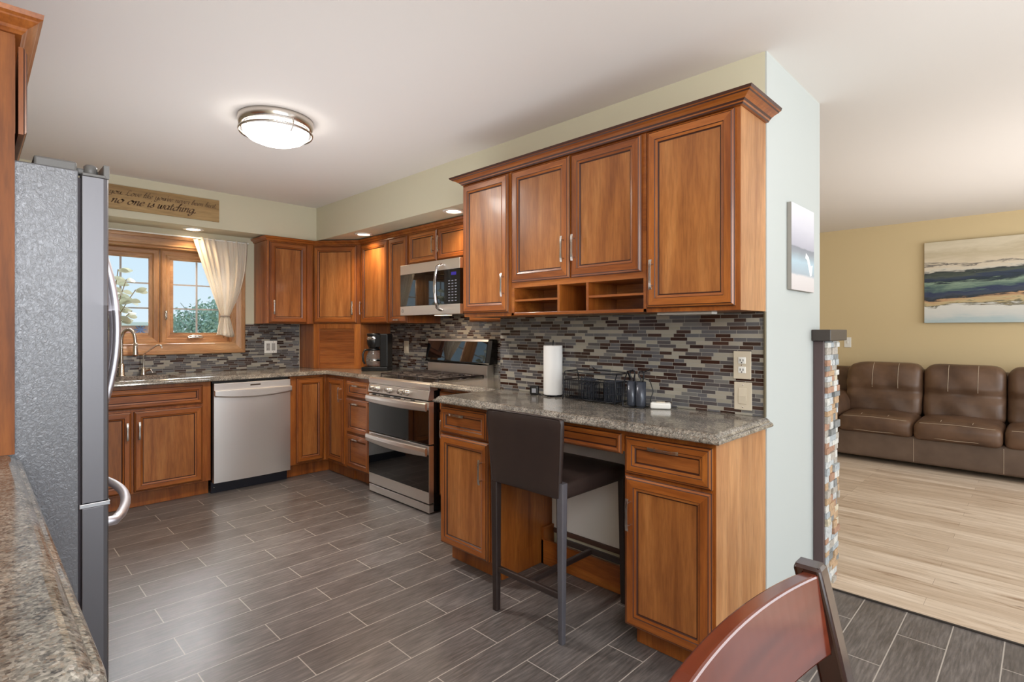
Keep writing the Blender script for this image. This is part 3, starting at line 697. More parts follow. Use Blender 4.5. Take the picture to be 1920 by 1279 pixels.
mb = MB(); mb.lathe([(0, 1.774), (.018, 1.774), (.018, 1.812), (.012, 1.818), (0, 1.818)], (.279, .05, 0), 20); mb.build('hinge_cap', GREYP, t)
mb = MB(); mb.box(.252, .312, -.002, .06, 1.7725, 1.781); mb.box(.306, .322, .0, .2, 1.7725, 1.815); mb.build('door_cap', GREYP, t, .002)
mb = MB(); mb.box(.244, .324, -.003, .05, .7225, .7365); mb.build('middle_hinge', CHROME, t, .002)
mb = MB(); mb.box(-.48, .22, .03, .87, .001, .02); mb.build('base_grille', BLK, t)

# fridge enclosure: panel, cabinet above
mb = MB(); mb.box(-.529, .095, 2.12, 2.139, .9255, 2.14); tag(mb.build('end_panel', wood('cherry_end_panel', 'z', (122, 64, 20), (150, 84, 29), (172, 102, 42), .55, 0)), 'tall cherry panel standing on the near countertop beside the fridge', 'panel')
t = thing('wall_cabinet', 'cherry cabinet over the fridge, seen edge-on at the left border', 'cabinet', (.100, 2.1405, 0), PI/2)
MB().box(0, .94, 0.003, .62, 1.86, 2.139).build('body', WV, t)
for a, b in ((.004, .465), (.472, .935)): 
    o = door(t, 'door', a, b, 1.862, 2.118, y=-.004)
mb = MB(); loft_poly(mb, [(-.529, 2.12), (.100, 2.12), (.100, 3.08), (-.529, 3.08)], [1, 1, 0, 0],
   [(2.1405, .004), (2.1405, .010), (2.146, .014), (2.150, .018), (2.158, .022), (2.168, .036), (2.174, .044), (2.178, .046), (2.184, .054), (2.198, .056), (2.2, .050), (2.2, 0)])
tag(mb.build('crown_molding', [WD]), 'cherry crown molding over the fridge cabinet at the upper left border', 'molding')

# ------------------------------------------------------------------ ceiling lamp, recessed lights
t = thing('ceiling_lamp', 'round flush ceiling lamp with white glass dome and nickel ring', 'lamp', (1.19, 3.0, 2.44))
MB().lathe([(0, -.001), (.192, -.001), (.194, -.012), (.190, -.036), (.180, -.052), (0, -.052)], n=48).build('base', NICK, t)
LG = emis('lamp_glass_glow', (255, 250, 242), 9)
MB().lathe([(.168, -.0525), (.170, -.064), (.163, -.088), (.14, -.108), (.10, -.125), (.05, -.134), (0, -.136)], n=48).build('glass_shade', LG, t)
mb = MB(); mb.lathe([(.187, -.066), (.191, -.070), (.191, -.072), (.187, -.082), (.181, -.072), (.181, -.070), (.187, -.066)], n=48)
for k in range(3):
    a = k*2*PI/3+.6; mb.tube([(.184*math.cos(a), .184*math.sin(a), -.012), (.188*math.cos(a), .188*math.sin(a), -.07)], .004, 6)
    mb.tube([(.186*math.cos(a), .186*math.sin(a), -.076), (.160*math.cos(a), .160*math.sin(a), -.10)], .005, 6)
mb.build('ring', NICK, t)
l = bpy.data.lights.new('lamp_spot', 'SPOT'); l.energy = 95; l.spot_size = 2.9; l.spot_blend = .6; l.shadow_soft_size = .1; l.color = (1, .95, .88)
o = bpy.data.objects.new('lamp_spot', l); C.objects.link(o); o.parent = t; o.location = (0, 0, -.145)
def pot(x, y, label, e=6.5, z=2.131):
    t = thing('recessed_light', label, 'light', (x, y, z), 0, 'recessed lights in the soffits')
    MB().lathe([(.052, -.0005), (.078, -.0005), (.078, -.004), (.070, -.007), (.055, -.007), (.052, -.002)], n=32).build('trim_ring', WHITE, t)
    MB().lathe([(0, -.003), (.053, -.003), (.053, -.001), (0, -.001)], n=32).build('lens', EW, t)
    l = bpy.data.lights.new('pot', 'SPOT'); l.energy = e; l.spot_size = 2.5; l.spot_blend = .9; l.shadow_soft_size = .05; l.color = (1, .74, .46)
    o = bpy.data.objects.new('recessed_spot', l); C.objects.link(o); o.parent = t; o.location = (0, 0, -.012)
pot(2.448, 4.262, 'glowing recessed soffit light near the corner cabinet', 24); pot(2.425, 2.985, 'glowing recessed soffit light beside the desk cabinets, over the microwave', 20)
pot(1.325, 5.062, 'glowing recessed light in the soffit over the sink window', 16)
t = thing('under_cabinet_light', 'slim white light bar under the right desk wall cabinet', 'light', (2.14, 1.22, 0), R90)
MB().box(0, .25, 0, .05, 1.352, 1.3615).build('housing', WHITE, t, .002)

# ------------------------------------------------------------------ sign
t = thing('wall_sign', 'wooden plank sign with brown script lettering above the window', 'sign', (-.1, 4.896, 0))
sw = wood('sign_pine', 'x', (168, 136, 88), (192, 160, 108), (206, 176, 124), .6, 0, 9)
MB().box(0, 1.574, 0, .012, 2.186, 2.366).build('board', sw, t, .002)
INK = M('sign_ink', (110, 84, 56), .7).m
BOWL = [(.75, .85), (.45, 1), (.1, .6), (.15, .1), (.45, .05), (.75, .6)]; UU = [(0, .8), (.15, 1), (.12, .3), (.3, 0), (.6, .3), (.7, 1)]
DSC = [(.8, 1), (.75, -.3), (.45, -.8), (.15, -.5), (.6, -.05), (1.05, .2)]
SCRIPT = {'a': (1.05, [BOWL, [(.8, 1), (.72, .2), (.85, 0), (1.05, .2)]]), 'o': (1.05, [[(.5, 1), (.12, .6), (.15, .1), (.5, 0), (.85, .4), (.8, .85), (.5, 1), (.75, .8), (1.05, .85)]]),
 'n': (.95, [[(0, .8), (.15, 1), (.2, .6), (.12, 0)], [(.15, .5), (.45, .95), (.68, .9), (.65, .3), (.75, 0), (.95, .2)]]), 'u': (.95, [UU, [(.7, 1), (.66, .2), (.78, 0), (.95, .2)]]),
 'e': (.8, [[(.05, .45), (.5, .55), (.65, .85), (.4, 1), (.1, .6), (.15, .1), (.45, 0), (.8, .3)]]), 'i': (.42, [[(0, .8), (.15, 1), (.1, .2), (.22, 0), (.4, .2)], [(.22, 1.4), (.28, 1.5)]]),
 's': (.7, [[(0, .1), (.4, .7), (.45, 1), (.5, .6), (.6, .25), (.35, 0), (.05, .1)]]), 'w': (1.15, [[(0, .8), (.12, 1), (.1, .3), (.25, 0), (.5, .3), (.55, .95)], [(.55, .95), (.52, .3), (.68, 0), (.95, .3), (1., 1), (1.15, .85)]]),
 't': (.5, [[(.2, 1.6), (.12, .3), (.25, 0), (.5, .2)], [(-.05, 1.05), (.5, 1.1)]]), 'c': (.74, [[(.65, .85), (.45, 1), (.1, .6), (.15, .1), (.45, 0), (.75, .25)]]),
 'h': (.9, [[(0, .9), (.35, 1.7), (.3, 1.9), (.2, 1.5), (.08, 0)], [(.12, .5), (.4, .95), (.6, .9), (.58, .3), (.68, 0), (.9, .2)]]), 'g': (1.05, [BOWL, DSC]), 'y': (1.0, [UU, DSC]),
 'l': (.46, [[(0, .5), (.4, 1.6), (.32, 1.9), (.18, 1.5), (.1, .3), (.22, 0), (.45, .2)]]), 'k': (.75, [[(.4, 1.6), (.32, 1.9), (.18, 1.5), (.08, 0)], [(.1, .5), (.5, 1), (.55, .75), (.2, .55), (.5, .1), (.75, .15)]]),
 'v': (.84, [[(0, .8), (.15, 1), (.15, .3), (.3, 0), (.6, .4), (.65, 1), (.85, .9)]]), 'r': (.72, [[(0, .8), (.15, 1), (.3, .95), (.5, .9), (.42, .3), (.55, 0), (.75, .2)]]),
 'b': (.84, [[(0, .5), (.4, 1.6), (.3, 1.9), (.15, 1.4), (.1, .2), (.35, 0), (.7, .4), (.5, .85), (.85, .85)]]), 'L': (1.3, [[(1.0, 1.6), (.65, 1.9), (.4, 1.3), (.35, .4), (.05, .05), (.4, .15), (.8, -.05), (1.25, .2)]]),
 'D': (1.4, [[(.5, 1.7), (.35, .2), (.1, 0), (.6, 0), (1.2, .7), (1., 1.6), (.4, 1.85), (.05, 1.5)]]), "'": (.25, [[(.2, 1.9), (.12, 1.5)]]), '.': (.4, [[(.05, .12), (.12, .0), (.22, .12), (.12, .2)]]), ' ': (.62, [])}
def script(s, x, z, xh, width, parent, mat):
    """calligraphic pen strokes laid as thin ink on the board"""
    adv = sum(SCRIPT[c][0] for c in s); kx = width/adv; mb = MB(); px = 0; nib = math.radians(40)
    for ch in s:
        for st in SCRIPT[ch][1]:
            P = [Vector(p) for p in st]; Q = []
            for i in range(len(P)-1):
                p0, p1, p2, p3 = P[max(i-1, 0)], P[i], P[i+1], P[min(i+2, len(P)-1)]
                for k in range(6):
                    t = k/6; Q.append(.5*((2*p1)+(p2-p0)*t+(2*p0-5*p1+4*p2-p3)*t*t+(3*p1-p0-3*p2+p3)*t*t*t))
            Q.append(P[-1]); V = []
            for i, q in enumerate(Q):
                d = (Q[min(i+1, len(Q)-1)]-Q[max(i-1, 0)]); a = math.atan2(d.y, d.x); w_ = .045+.095*abs(math.sin(a-nib)); nn = Vector((-math.sin(a), math.cos(a)))*w_
                for e in (q+nn, q-nn): V.append((x+(px+e.x+.35*e.y)*kx, -.0006, z+e.y*xh))
            mb.add(V, [(2*i, 2*i+1, 2*i+3, 2*i+2) for i in range(len(Q)-1)])
        px += SCRIPT[ch][0]
    return mb.build('lettering', mat, parent)
script("to you. Love like you've never been hurt.", .775, 2.298, .0205, .775, t, INK)
script('Dance like no one is watching.', .515, 2.232, .031, .885, t, M('sign_ink_dark', (92, 66, 42), .7).m)

# ------------------------------------------------------------------ outlets and switches
def plate(loc, rz, w, h, devices, label, cat, mat, devmat=None):
    t = thing('wall_outlet' if cat == 'outlet' else 'light_switch', label, cat, loc, rz)
    mb = MB(); mb.box(-w/2, w/2, -.006, 0, -h/2, h/2); mb.build('cover_plate', mat, t, .0025)
    for kind, x in devices:
        if kind == 'duplex':
            for z in (-.020, .020):
                d = MB(); d.rbox(x-.016, x+.016, -.009, -.005, z-.014, z+.014, .003, n=4); r = d.build('receptacle', devmat or WHITE, t)
                q = MB(); q.box(x-.008, x-.005, -.0096, -.0088, z-.004, z+.006); q.box(x+.004, x+.007, -.0096, -.0088, z-.004, z+.006); q.lathe([(0, -.0096), (.0025, -.0096), (.0025, -.0088)], (x, 0, z-.009), 10, axis='y'); q.build('slot', DKSLOT, r)
            MB().lathe([(0, -.008), (.003, -.0075), (.0035, -.006)], (x, 0, 0), 10, axis='y').build('screw', NICK, t)
        elif kind == 'rocker':
            d = MB(); d.prism([(-.0062, -.034), (-.009, -.032), (-.0115, 0.0), (-.008, .032), (-.0062, .034)], 'x', x-.016, x+.016); d.build('rocker', devmat or ALMOND, t)
            for z in (-.047, .047): MB().lathe([(0, -.008), (.003, -.0075), (.0035, -.006)], (x, 0, z), 10, axis='y').build('screw', NICK, t)
        elif kind == 'gfci':
            d = MB(); d.box(x-.017, x+.017, -.0085, -.006, -.034, .034); r = d.build('receptacle', devmat or WHITE, t, .001)
            q = MB(); 
            for z in (-.02, .02): q.box(x-.008, x-.005, -.0092, -.0083, z-.004, z+.006); q.box(x+.004, x+.007, -.0092, -.0083, z-.004, z+.006)
            q.build('slot', DKSLOT, r)
        elif kind == 'toggle':
            d = MB(); d.box(x-.005, x+.005, -.018, -.006, -.01, .012); d.build('toggle', devmat or WHITE, t, .001)
    return t
plate((2.3135, .915, 1.137), R90, .074, .118, [('duplex', 0)], 'almond duplex outlet on the mosaic above the desk switch', 'outlet', ALMOND)
plate((2.3135, .912, 1.006), R90, .074, .118, [('rocker', 0)], 'almond rocker switch on the mosaic just above the desk counter', 'switch', ALMOND)
plate((2.8915, 4.253, 1.128), R90, .073, .117, [('rocker', 0)], 'almond switch on the mosaic between coffee maker and range', 'switch', ALMOND)
plate((2.006, 5.1915, 1.129), 0, .116, .117, [('gfci', -.024), ('rocker', .024)], 'cream double plate on the mosaic right of the window', 'outlet', WHITE, M('grey_device', (168, 164, 160), .4).m)
plate((7.0995, 1.616, 1.148), R90, .07, .115, [('toggle', 0)], 'white toggle switch on the tan living room wall', 'switch', WHITE)

# ------------------------------------------------------------------ sink and faucets
t = thing('sink', 'undermount stone-coloured kitchen sink bowl below the window', 'sink', (0, 0, 0))
mb = MB(); r0 = [(SXa, SYa), (SXb, SYa), (SXb, SYb), (SXa, SYb)]
def rr(ins, z, cr=.06, n=5):
    out = []; x0, x1, y0, y1 = SXa+ins, SXb-ins, SYa+ins, SYb-ins
    for (cx, cy, a0) in ((x1-cr, y0+cr, -PI/2), (x1-cr, y1-cr, 0), (x0+cr, y1-cr, PI/2), (x0+cr, y0+cr, PI)):
        for k in range(n+1): out.append((cx+cr*math.cos(a0+k*PI/2/n), cy+cr*math.sin(a0+k*PI/2/n), z))
    return out
mb.loft([rr(-.02, .888), rr(.004, .888), rr(.006, .86), rr(.012, .74), rr(.03, .72)], 0, True, False, True)
mb.build('bowl', M('sink_stone', (150, 138, 124), .35).m, t)
MB().lathe([(0, .7215), (.04, .7215), (.045, .7235), (.04, .726), (0, .724)], (.83, 4.9, 0), 20).build('drain', CHROME, t)
t = thing('faucet', 'tall nickel gooseneck kitchen faucet with pull-down spray head', 'faucet', (.842, 5.125, .925))
mb = MB(); mb.lathe([(0, 0), (.028, 0), (.028, .006), (.022, .012), (.021, .09), (.016, .10), (0, .10)], n=20)
mb.tube([(0, 0, .09), (0, 0, .28)]+[(.0+.052*(1-math.cos(a))*.75, -.052*(1-math.cos(a))*.66, .28+.085*math.sin(a)) for a in [PI*k/10 for k in range(1, 11)]]+[(.0785, -.069, .262)], .0125, 12); mb.build('spout', NICK, t)
mb = MB(); mb.lathe([(0, .262), (.014, .262), (.016, .22), (.020, .17), (.020, .160), (0, .160)], (.0785, -.069, 0), 16); mb.build('spray_head', NICK, t)
mb = MB(); mb.tube([(-.02, 0, .07), (-.05, -.012, .075), (-.085, -.03, .10)], [.008, .007, .005], 8); mb.build('lever', NICK, t)
t = thing('water_tap', 'small nickel filtered-water tap with thin bent spout', 'tap', (.985, 5.12, .925))
mb = MB(); mb.lathe([(0, 0), (.022, 0), (.022, .006), (.018, .03), (.014, .055), (.007, .065), (0, .065)], n=16); mb.build('base', NICK, t)
mb = MB(); mb.tube([(0, 0, .06), (0, 0, .155), (.006, -.004, .172), (.08, -.05, .238), (.095, -.058, .243), (.108, -.066, .236), (.113, -.07, .215)], .0052, 8); mb.build('spout', NICK, t)
mb = MB(); mb.tube([(.008, -.004, .035), (.045, -.02, .05)], .012, 10); mb.tube([(.045, -.02, .05), (.058, -.026, .02)], .004, 8); mb.build('handle', NICK, t)

# ------------------------------------------------------------------ curtain
cm = M('cream_cotton', (246, 238, 226), .9, 0, .1); cm.b.inputs['Subsurface Weight'].default_value = 0
tr = cm.n('BsdfTranslucent'); tr.inputs[0].default_value = lin((246, 238, 226)); mx = cm.n('MixShader'); mx.inputs[0].default_value = .45
out = cm.t.nodes['Material Output']; cm.l(cm.b.outputs[0], mx.inputs[1]); cm.l(tr.outputs[0], mx.inputs[2]); cm.l(mx.outputs[0], out.inputs[0])
t = thing('curtain', 'cream cotton curtain tied back at the right side of the window', 'curtain', (0, 5.135, 0))
mb = MB(); nx, nz = 90, 44; V = []; F = []
zt_, zk, zb = 2.082, 1.410, 1.235
for j in range(nz+1):
    z = zt_+(zb-zt_)*j/nz
    if z > zk:
        s = (zt_-z)/(zt_-zk); e = s**1.15; e2 = max(0, s)**2.3
        xl = 1.341+(1.556-1.341)*e**.92; xr = 1.782+(1.622-1.782)*e2
    else:
        s = (zk-z)/(zk-zb); xl = 1.556-(1.556-1.522)*s**.8; xr = 1.622+(1.672-1.622)*s**.8
    for i in range(nx+1):
        u = i/nx; x = xl+(xr-xl)*u; wd = (xr-xl)
        amp = .010+.004*math.sin(u*9); amp *= (1 if z > zk else .9)
        ph = u*2*PI*10+1.3*math.sin(u*7)+.5*math.sin(z*4)
        y = amp*math.sin(ph)+.006*math.sin(u*31+z*3); pinch = math.exp(-((z-zk)/.05)**2); y *= (1-.35*pinch); y -= .015*pinch
        if z > 2.055: x += .002*math.sin(u*160)
        zz_ = z + (.012*math.sin(u*5+1) if j == nz else 0) - (.006*abs(math.sin(u*24)) if j == 0 else 0)
        V.append((x, y, zz_))
for j in range(nz):
    for i in range(nx): a = j*(nx+1)+i; F.append((a, a+1, a+nx+2, a+nx+1))
mb.add(V, F, 0, True); o = mb.build('cloth', cm.m, t)
sd = o.modifiers.new('th', 'SOLIDIFY'); sd.thickness = .0015
mb = MB(); mb.sweep([(1.589+.040*math.cos(a), -.012+.020*math.sin(a), 1.410) for a in [2*PI*k/20 for k in range(20)]], [(-.002, -.006), (.002, -.006), (.002, .006), (-.002, .006)], closed=True)
mb.build('tieback', M('tie_grey', (150, 140, 130), .7).m, t)
mb = MB(); mb.tube([(.50, 0, 2.07), (1.79, 0, 2.07)], .006, 8); mb.build('rod', WHITE, t)
mb = MB(); mb.tube([(1.785, 0, 2.07), (1.785, .045, 2.07)], .006, 8); mb.tube([(.505, 0, 2.07), (.505, .045, 2.07)], .006, 8); mb.build('bracket', WHITE, t)

# ------------------------------------------------------------------ plant on the sill
t = thing('potted_plant', 'leafy houseplant in a cream pot on the window sill, half hidden by the fridge', 'plant', (.795, 5.255, 1.1735))
MB().lathe([(0, 0), (.045, 0), (.052, .02), (.060, .09), (.064, .105), (.058, .105), (.054, .09), (0, .088)], n=24).build('pot', M('cream_pot', (236, 224, 200), .5).m, t)
mb = MB()
stems = []
for k, (ex, ey, ez) in enumerate(((.02, 0, .42), (.10, -.01, .52), (.12, .01, .36), (.16, -.02, .44), (.05, .02, .60), (-.08, 0, .45), (-.05, -.02, .56), (.14, 0, .27), (-.10, .01, .30))):
    pts = [(0, 0, .08)]+[(ex*(s/5)**1.3, ey*s/5, .08+(ez-.08)*s/5) for s in range(1, 6)]
    stems.append(pts); mb.tube(pts, [.005]*3+[.0035]*3, 6)
mb.build('stem', M('stem_brown', (150, 136, 110), .7).m, t)
lm = M('leaf_green', (168, 172, 152), .45); LEAF = lm.m
tr2 = lm.n('BsdfTranslucent'); tr2.inputs[0].default_value = lin((196, 200, 178)); mx2 = lm.n('MixShader'); mx2.inputs[0].default_value = .45
lm.l(lm.b.outputs[0], mx2.inputs[1]); lm.l(tr2.outputs[0], mx2.inputs[2]); lm.l(mx2.outputs[0], lm.t.nodes['Material Output'].inputs[0])
mb = MB()
def leaf(mb, p, d, L, Wd, up):
    d = Vector(d).normalized(); u = Vector(up); sd_ = d.cross(u).normalized(); u = sd_.cross(d); n = 6; V = []; F = []
    for i in range(n+1):
        s = i/n; wv = Wd*math.sin(PI*min(1, s*.94+.03))**.8; c = Vector(p)+d*L*s+u*(-.25*L*s*s)
        V += [c-sd_*wv+u*.1*wv, c, c+sd_*wv+u*.1*wv]
    for i in range(n): a = i*3; F += [(a, a+1, a+4, a+3), (a+1, a+2, a+5, a+4)]
    mb.add(V, F, 0, True)
for pts in stems:
    for s in range(2, 6):
        for q in range(2):
            a = random.random()*2*PI; p = Vector(pts[s])+Vector((0, 0, -random.random()*.02))
            leaf(mb, p, (math.cos(a), math.sin(a)*.6, random.uniform(-.2, .6)), random.uniform(.07, .10), random.uniform(.022, .030), (.3*random.random(), -.8, .5))
mb.build('foliage', LEAF, t)

# ------------------------------------------------------------------ coffee maker
t = thing('coffee_maker', 'black drip coffee maker with glass carafe in the corner by the garage', 'coffee maker', (2.60, 4.26, .926), math.radians(225))
mb = MB(); mb.prism([(-.10, -.13), (.10, -.13), (.11, -.05), (.11, .10), (-.11, .10), (-.11, -.05)], 'z', 0, .035); mb.build('base', BLK, t, .004)
mb = MB(); mb.prism([(-.095, -.134), (.095, -.134), (.085, -.128), (-.085, -.128)], 'z', .004, .030); mb.build('base_trim', STEEL, t)
mb = MB(); mb.box(-.10, .10, .03, .10, .035, .328); mb.build('tower', BLK, t, .008)
mb = MB(); mb.lathe([(0, .30), (.06, .305), (.062, .325), (.058, .332), (0, .334)], (0, -.045, 0), 28); mb.build('lid', BLK, t)
mb = MB(); mb.lathe([(.064, .275), (.0655, .277), (.0655, .300), (.064, .302), (0, .302)], (0, -.045, 0), 28); mb.build('band', CHROME, t)
mb = MB(); mb.lathe([(0, .20), (.045, .20), (.060, .235), (.063, .275), (0, .275)], (0, -.045, 0), 28); mb.box(-.06, .06, -.02, .035, .21, .32); mb.build('filter_basket', BLK, t, .002)
cg = M('carafe_glass', (210, 205, 200), .03); cg.b.inputs['Transmission Weight'].default_value = .85; cg.b.inputs['IOR'].default_value = 1.3
ca = MB(); ca.lathe([(0, .037), (.052, .037), (.066, .055), (.072, .09), (.066, .13), (.052, .165), (.048, .18)], (0, -.045, 0), 28); co = ca.build('carafe', cg.m, t)
MB().lathe([(.045, .178), (.052, .180), (.052, .196), (.03, .199), (0, .199)], (0, -.045, 0), 28).build('carafe_lid', BLK, co)
h = MB(); h.tube([(.05, -.075, .185), (.085, -.105, .185), (.10, -.118, .15), (.098, -.116, .09), (.085, -.105, .065)], .009, 8); h.build('carafe_handle', BLK, co)
MB().lathe([(.0715, .085), (.0735, .09), (.0715, .098)], (0, -.045, 0), 28).build('carafe_band', CHROME, co)

# ------------------------------------------------------------------ desk things
t = thing('paper_towel_roll', 'upright white paper towel roll on a thin black wire holder', 'paper towel', (2.262, 1.925, .9255))
mb = MB(); mb.lathe([(.018, .008), (.051, .008), (.052, .012), (.052, .272), (.051, .276), (.018, .276), (.018, .008)], n=40); mb.build('roll', PAPER, t)
mb = MB(); mb.tube([(.045*math.cos(a), .045*math.sin(a), .0035) for a in [2*PI*k/28 for k in range(28)]], .003, 6, closed=True)
mb.tube([(-.045, 0, .0035), (.045, 0, .0035)], .0025, 6); mb.tube([(0, 0, .004), (0, 0, .285), (.006, .004, .300), (.012, .008, .303), (.014, .01, .290)], .0028, 6)
mb.build('holder', WIRE, t)

t = thing('wire_rack', 'black wire dish rack with upright rods and cutlery cups', 'rack', (2.236, 1.57, .9255), R90)
mb = MB(); LX, LY, hz = .29, .10, .105
x0, x1, y0, y1 = -.20, .10, -.055, .055
def loop(z, r=.003, s=0): mb.tube([(x0+s, y0, z), (x1, y0, z), (x1, y1, z), (x0+s, y1, z)], r, 6, closed=True)
loop(.010); loop(.105, .0032)
for i in range(24):
    x = x0+(x1-x0)*i/23
    mb.tube([(x, y0, .105), (x, y0, .010), (x, y1, .010), (x, y1, .105)], .0015, 5)
for k in range(7):
    y = y0+(y1-y0)*k/6; mb.tube([(x0, y, .10), (x0, y, .010), (x1, y, .010), (x1, y, .10)], .0015, 5)
for xx in (x0-.008, x1+.01):
    mb.tube([(xx, -.07, .001+.003), (xx+.01, -.07, .05), (xx, -.065, .12), (xx, -.05, .148), (xx, .05, .148), (xx, .065, .12), (xx, .07, .004)], .0032, 6)
mb.tube([(x0-.008, -.05, .148), (-.05, -.052, .142), (x1+.01, -.05, .148)], .0032, 6); mb.tube([(x0-.008, .05, .150), (-.05, .052, .155), (x1+.01, .05, .15)], .0032, 6)
mb.tube([(-.08, .05, .152), (-.10, .04, .170)], .003, 6); mb.build('basket', WIRE, t)
ts = MB()
for x in (-.12, -.09, -.06, -.03): ts.tube([(x, -.045, .012), (x, -.045, .085), (x+.004, -.03, .095), (x+.004, .03, .095), (x, .045, .085), (x, .045, .012)], .0022, 6)
ts.build('plate_slots', WIRE, t)
cup = M('smoke_plastic', (66, 70, 80), .25, .2)
for (cx, cy) in ((-.09, .0), (.065, -.015)):
    mb = MB(); mb.box(cx-.034, cx+.034, cy-.024, cy+.024, .013, .017)
    for i in range(8): mb.box(cx-.034+.0091*i, cx-.030+.0091*i, cy-.025, cy-.022, .013, .112 if cx > 0 else .125); mb.box(cx-.034+.0091*i, cx-.030+.0091*i, cy+.022, cy+.025, .013, .112)
    for z in (.045, .08, .108): mb.box(cx-.036, cx+.036, cy-.026, cy-.0235, z, z+.004); mb.box(cx-.036, cx+.036, cy+.0235, cy+.026, z, z+.004); mb.box(cx-.036, cx-.033, cy-.026, cy+.026, z, z+.004); mb.box(cx+.033, cx+.036, cy-.026, cy+.026, z, z+.004)
    mb.build('cutlery_cup', cup.m, t)
t = thing('wire_utensil_caddy', 'small wire caddy of hooked handles at the right end of the dish rack', 'caddy', (2.206, 1.365, .9255), R90)
for sx_ in (-.024, .024):
    mb = MB(); mb.lathe([(.0, .004), (.020, .004), (.023, .010), (.024, .12), (.0215, .12), (.021, .012), (0, .010)], (sx_, 0, 0), 16); mb.build('tube_cup', cup.m, t)
    hk = MB(); hk.tube([(sx_, 0, .015), (sx_, 0, .13), (sx_-.012, 0, .15), (sx_-.008, 0, .166), (sx_+.012, 0, .168), (sx_+.016, 0, .152), (sx_+.004, .004, .10)], .0035, 7); hk.build('hooked_utensil', WIRE, t)
mb = MB(); mb.tube([(-.052, -.035, .003), (-.054, -.03, .05), (-.048, -.028, .12), (-.03, -.028, .168), (.0, -.028, .175)], .003, 6); mb.tube([(-.052, -.035, .003), (.0, -.042, .003), (.05, -.03, .003), (.05, .03, .003), (-.052, .03, .003)], .003, 6)
mb.tube([(.02, .02, .160), (.055, .02, .175), (.066, .02, .182)], .003, 6); mb.build('frame', WIRE, t)
mb = MB(); pts = [(2.24, 1.36, 1.06), (2.25, 1.32, 1.05), (2.255, 1.305, 1.00), (2.25, 1.315, .96), (2.24, 1.305, .94), (2.232, 1.285, .930), (2.245, 1.27, .936), (2.26, 1.262, .945), (2.262, 1.255, .935), (2.250, 1.25, .930)]
tag((lambda o: o)(MB().tube([Vector(p) for p in pts], .0028, 7).build('power_cord', BLK)), 'thin black cord looping from the rack down to the white box', 'cord')
t = thing('phone_charger', 'small black charger cube on the counter left of the paper towel', 'charger', (2.225, 2.028, .926), math.radians(-60))
mb = MB(); mb.rbox(-.024, .024, -.017, .017, 0, .050, .006, n=6); mb.build('block', BLK, t)
MB().box(-.012, .012, -.0178, -.0168, .012, .036).build('face_print', M('print_grey', (150, 150, 155), .5).m, t)
cb = MB(); pts = []
for k in range(40):
    s = k/39; pts.append((2.215+.020*math.sin(s*19)+.01*s, 2.01-.17*s, .9295+.003*abs(math.sin(s*23))))
tag(cb.tube(pts, .0022, 6).build('charger_cable', BLK), 'tangled thin black cable lying before the paper towel roll', 'cable')
t = thing('white_box', 'small glossy white box lying on the desk counter right of the rack', 'box', (2.235, 1.255, .926), math.radians(-62))
mb = MB(); mb.rbox(-.045, .045, -.024, .024, 0, .030, .008, n=8, warp=lambda p: (p.x, p.y, p.z*(1-.15*math.sin((p.x+.045)*30)*.5))); mb.build('shell', WHITE, t)
mb = MB(); mb.rbox(-.02, .02, -.01, .01, .026, .032, .003, n=4); mb.build('button', ALMOND, t)

# ------------------------------------------------------------------ bar stool (faces +X)
t = thing('bar_stool', 'dark brown leather counter stool with low back tucked under the desk', 'stool', (0, 0, 0))
mb = MB()
def bw(p):
    # taper toward the seat, curve across the width, lean
    s = (p.z-.59)/.335; c = 1.606; wv = .90+.11*min(1, max(0, s)*1.2); y = c+(p.y-c)*wv
    x = p.x+.018*((y-c)/.22)**2*0-.012*s
    zz = p.z+.004*math.cos((y-c)/.22*PI/2)
    return (x, y, zz)
mb.rbox(1.688, 1.716, 1.386, 1.826, .59, .925, .013, (.006, 0, 0), 10, warp=bw)
mb.build('backrest', LSTOOL, t)
pp = MB(); pp.tube([Vector(bw(Vector((1.690, yv, zv)))) for yv, zv in [(1.389, .60), (1.388, .905), (1.396, .921), (1.41, .9245), (1.80, .9245), (1.816, .921), (1.824, .905), (1.823, .60)]], .0028, 6); pp.build('piping', LSTOOL, t)
mb = MB(); mb.rbox(1.70, 2.185, 1.395, 1.815, .585, .655, .022, (0, 0, .008), 10); mb.build('seat', LSTOOL, t)
def leg(x0, y0, x1, y1, zt, w0=.042, w1=.03):
    mb = MB(); v = []
    for z, x, y, ww in ((.001, x1, y1, w1), (zt, x0, y0, w0)): v.append([(x-ww/2, y-ww/2, z), (x+ww/2, y-ww/2, z), (x+ww/2, y+ww/2, z), (x-ww/2, y+ww/2, z)])
    mb.loft(v); return mb
leg(1.708, 1.796, 1.712, 1.796, .66, .038, .028).build('leg', LSTOOL, t, .006); leg(1.708, 1.405, 1.712, 1.409, .66, .034, .024).build('leg', LLEG_LIT, t, .005)
leg(2.165, 1.795, 2.175, 1.80, .60, .034, .026).build('leg', LSTOOL, t, .005); leg(2.165, 1.415, 2.175, 1.412, .60, .034, .026).build('leg', LSTOOL, t, .005)
for a, b in (((1.713, 1.78, .192), (1.713, 1.42, .192)), ((1.713, 1.60, .192), (2.172, 1.60, .192)), ((2.172, 1.785, .192), (2.172, 1.42, .192))):
    MB().sweep([a, b], [(-.011, -.013), (.011, -.013), (.011, .013), (-.011, .013)], 0, False).build('stretcher', LSTOOL, t, .005)

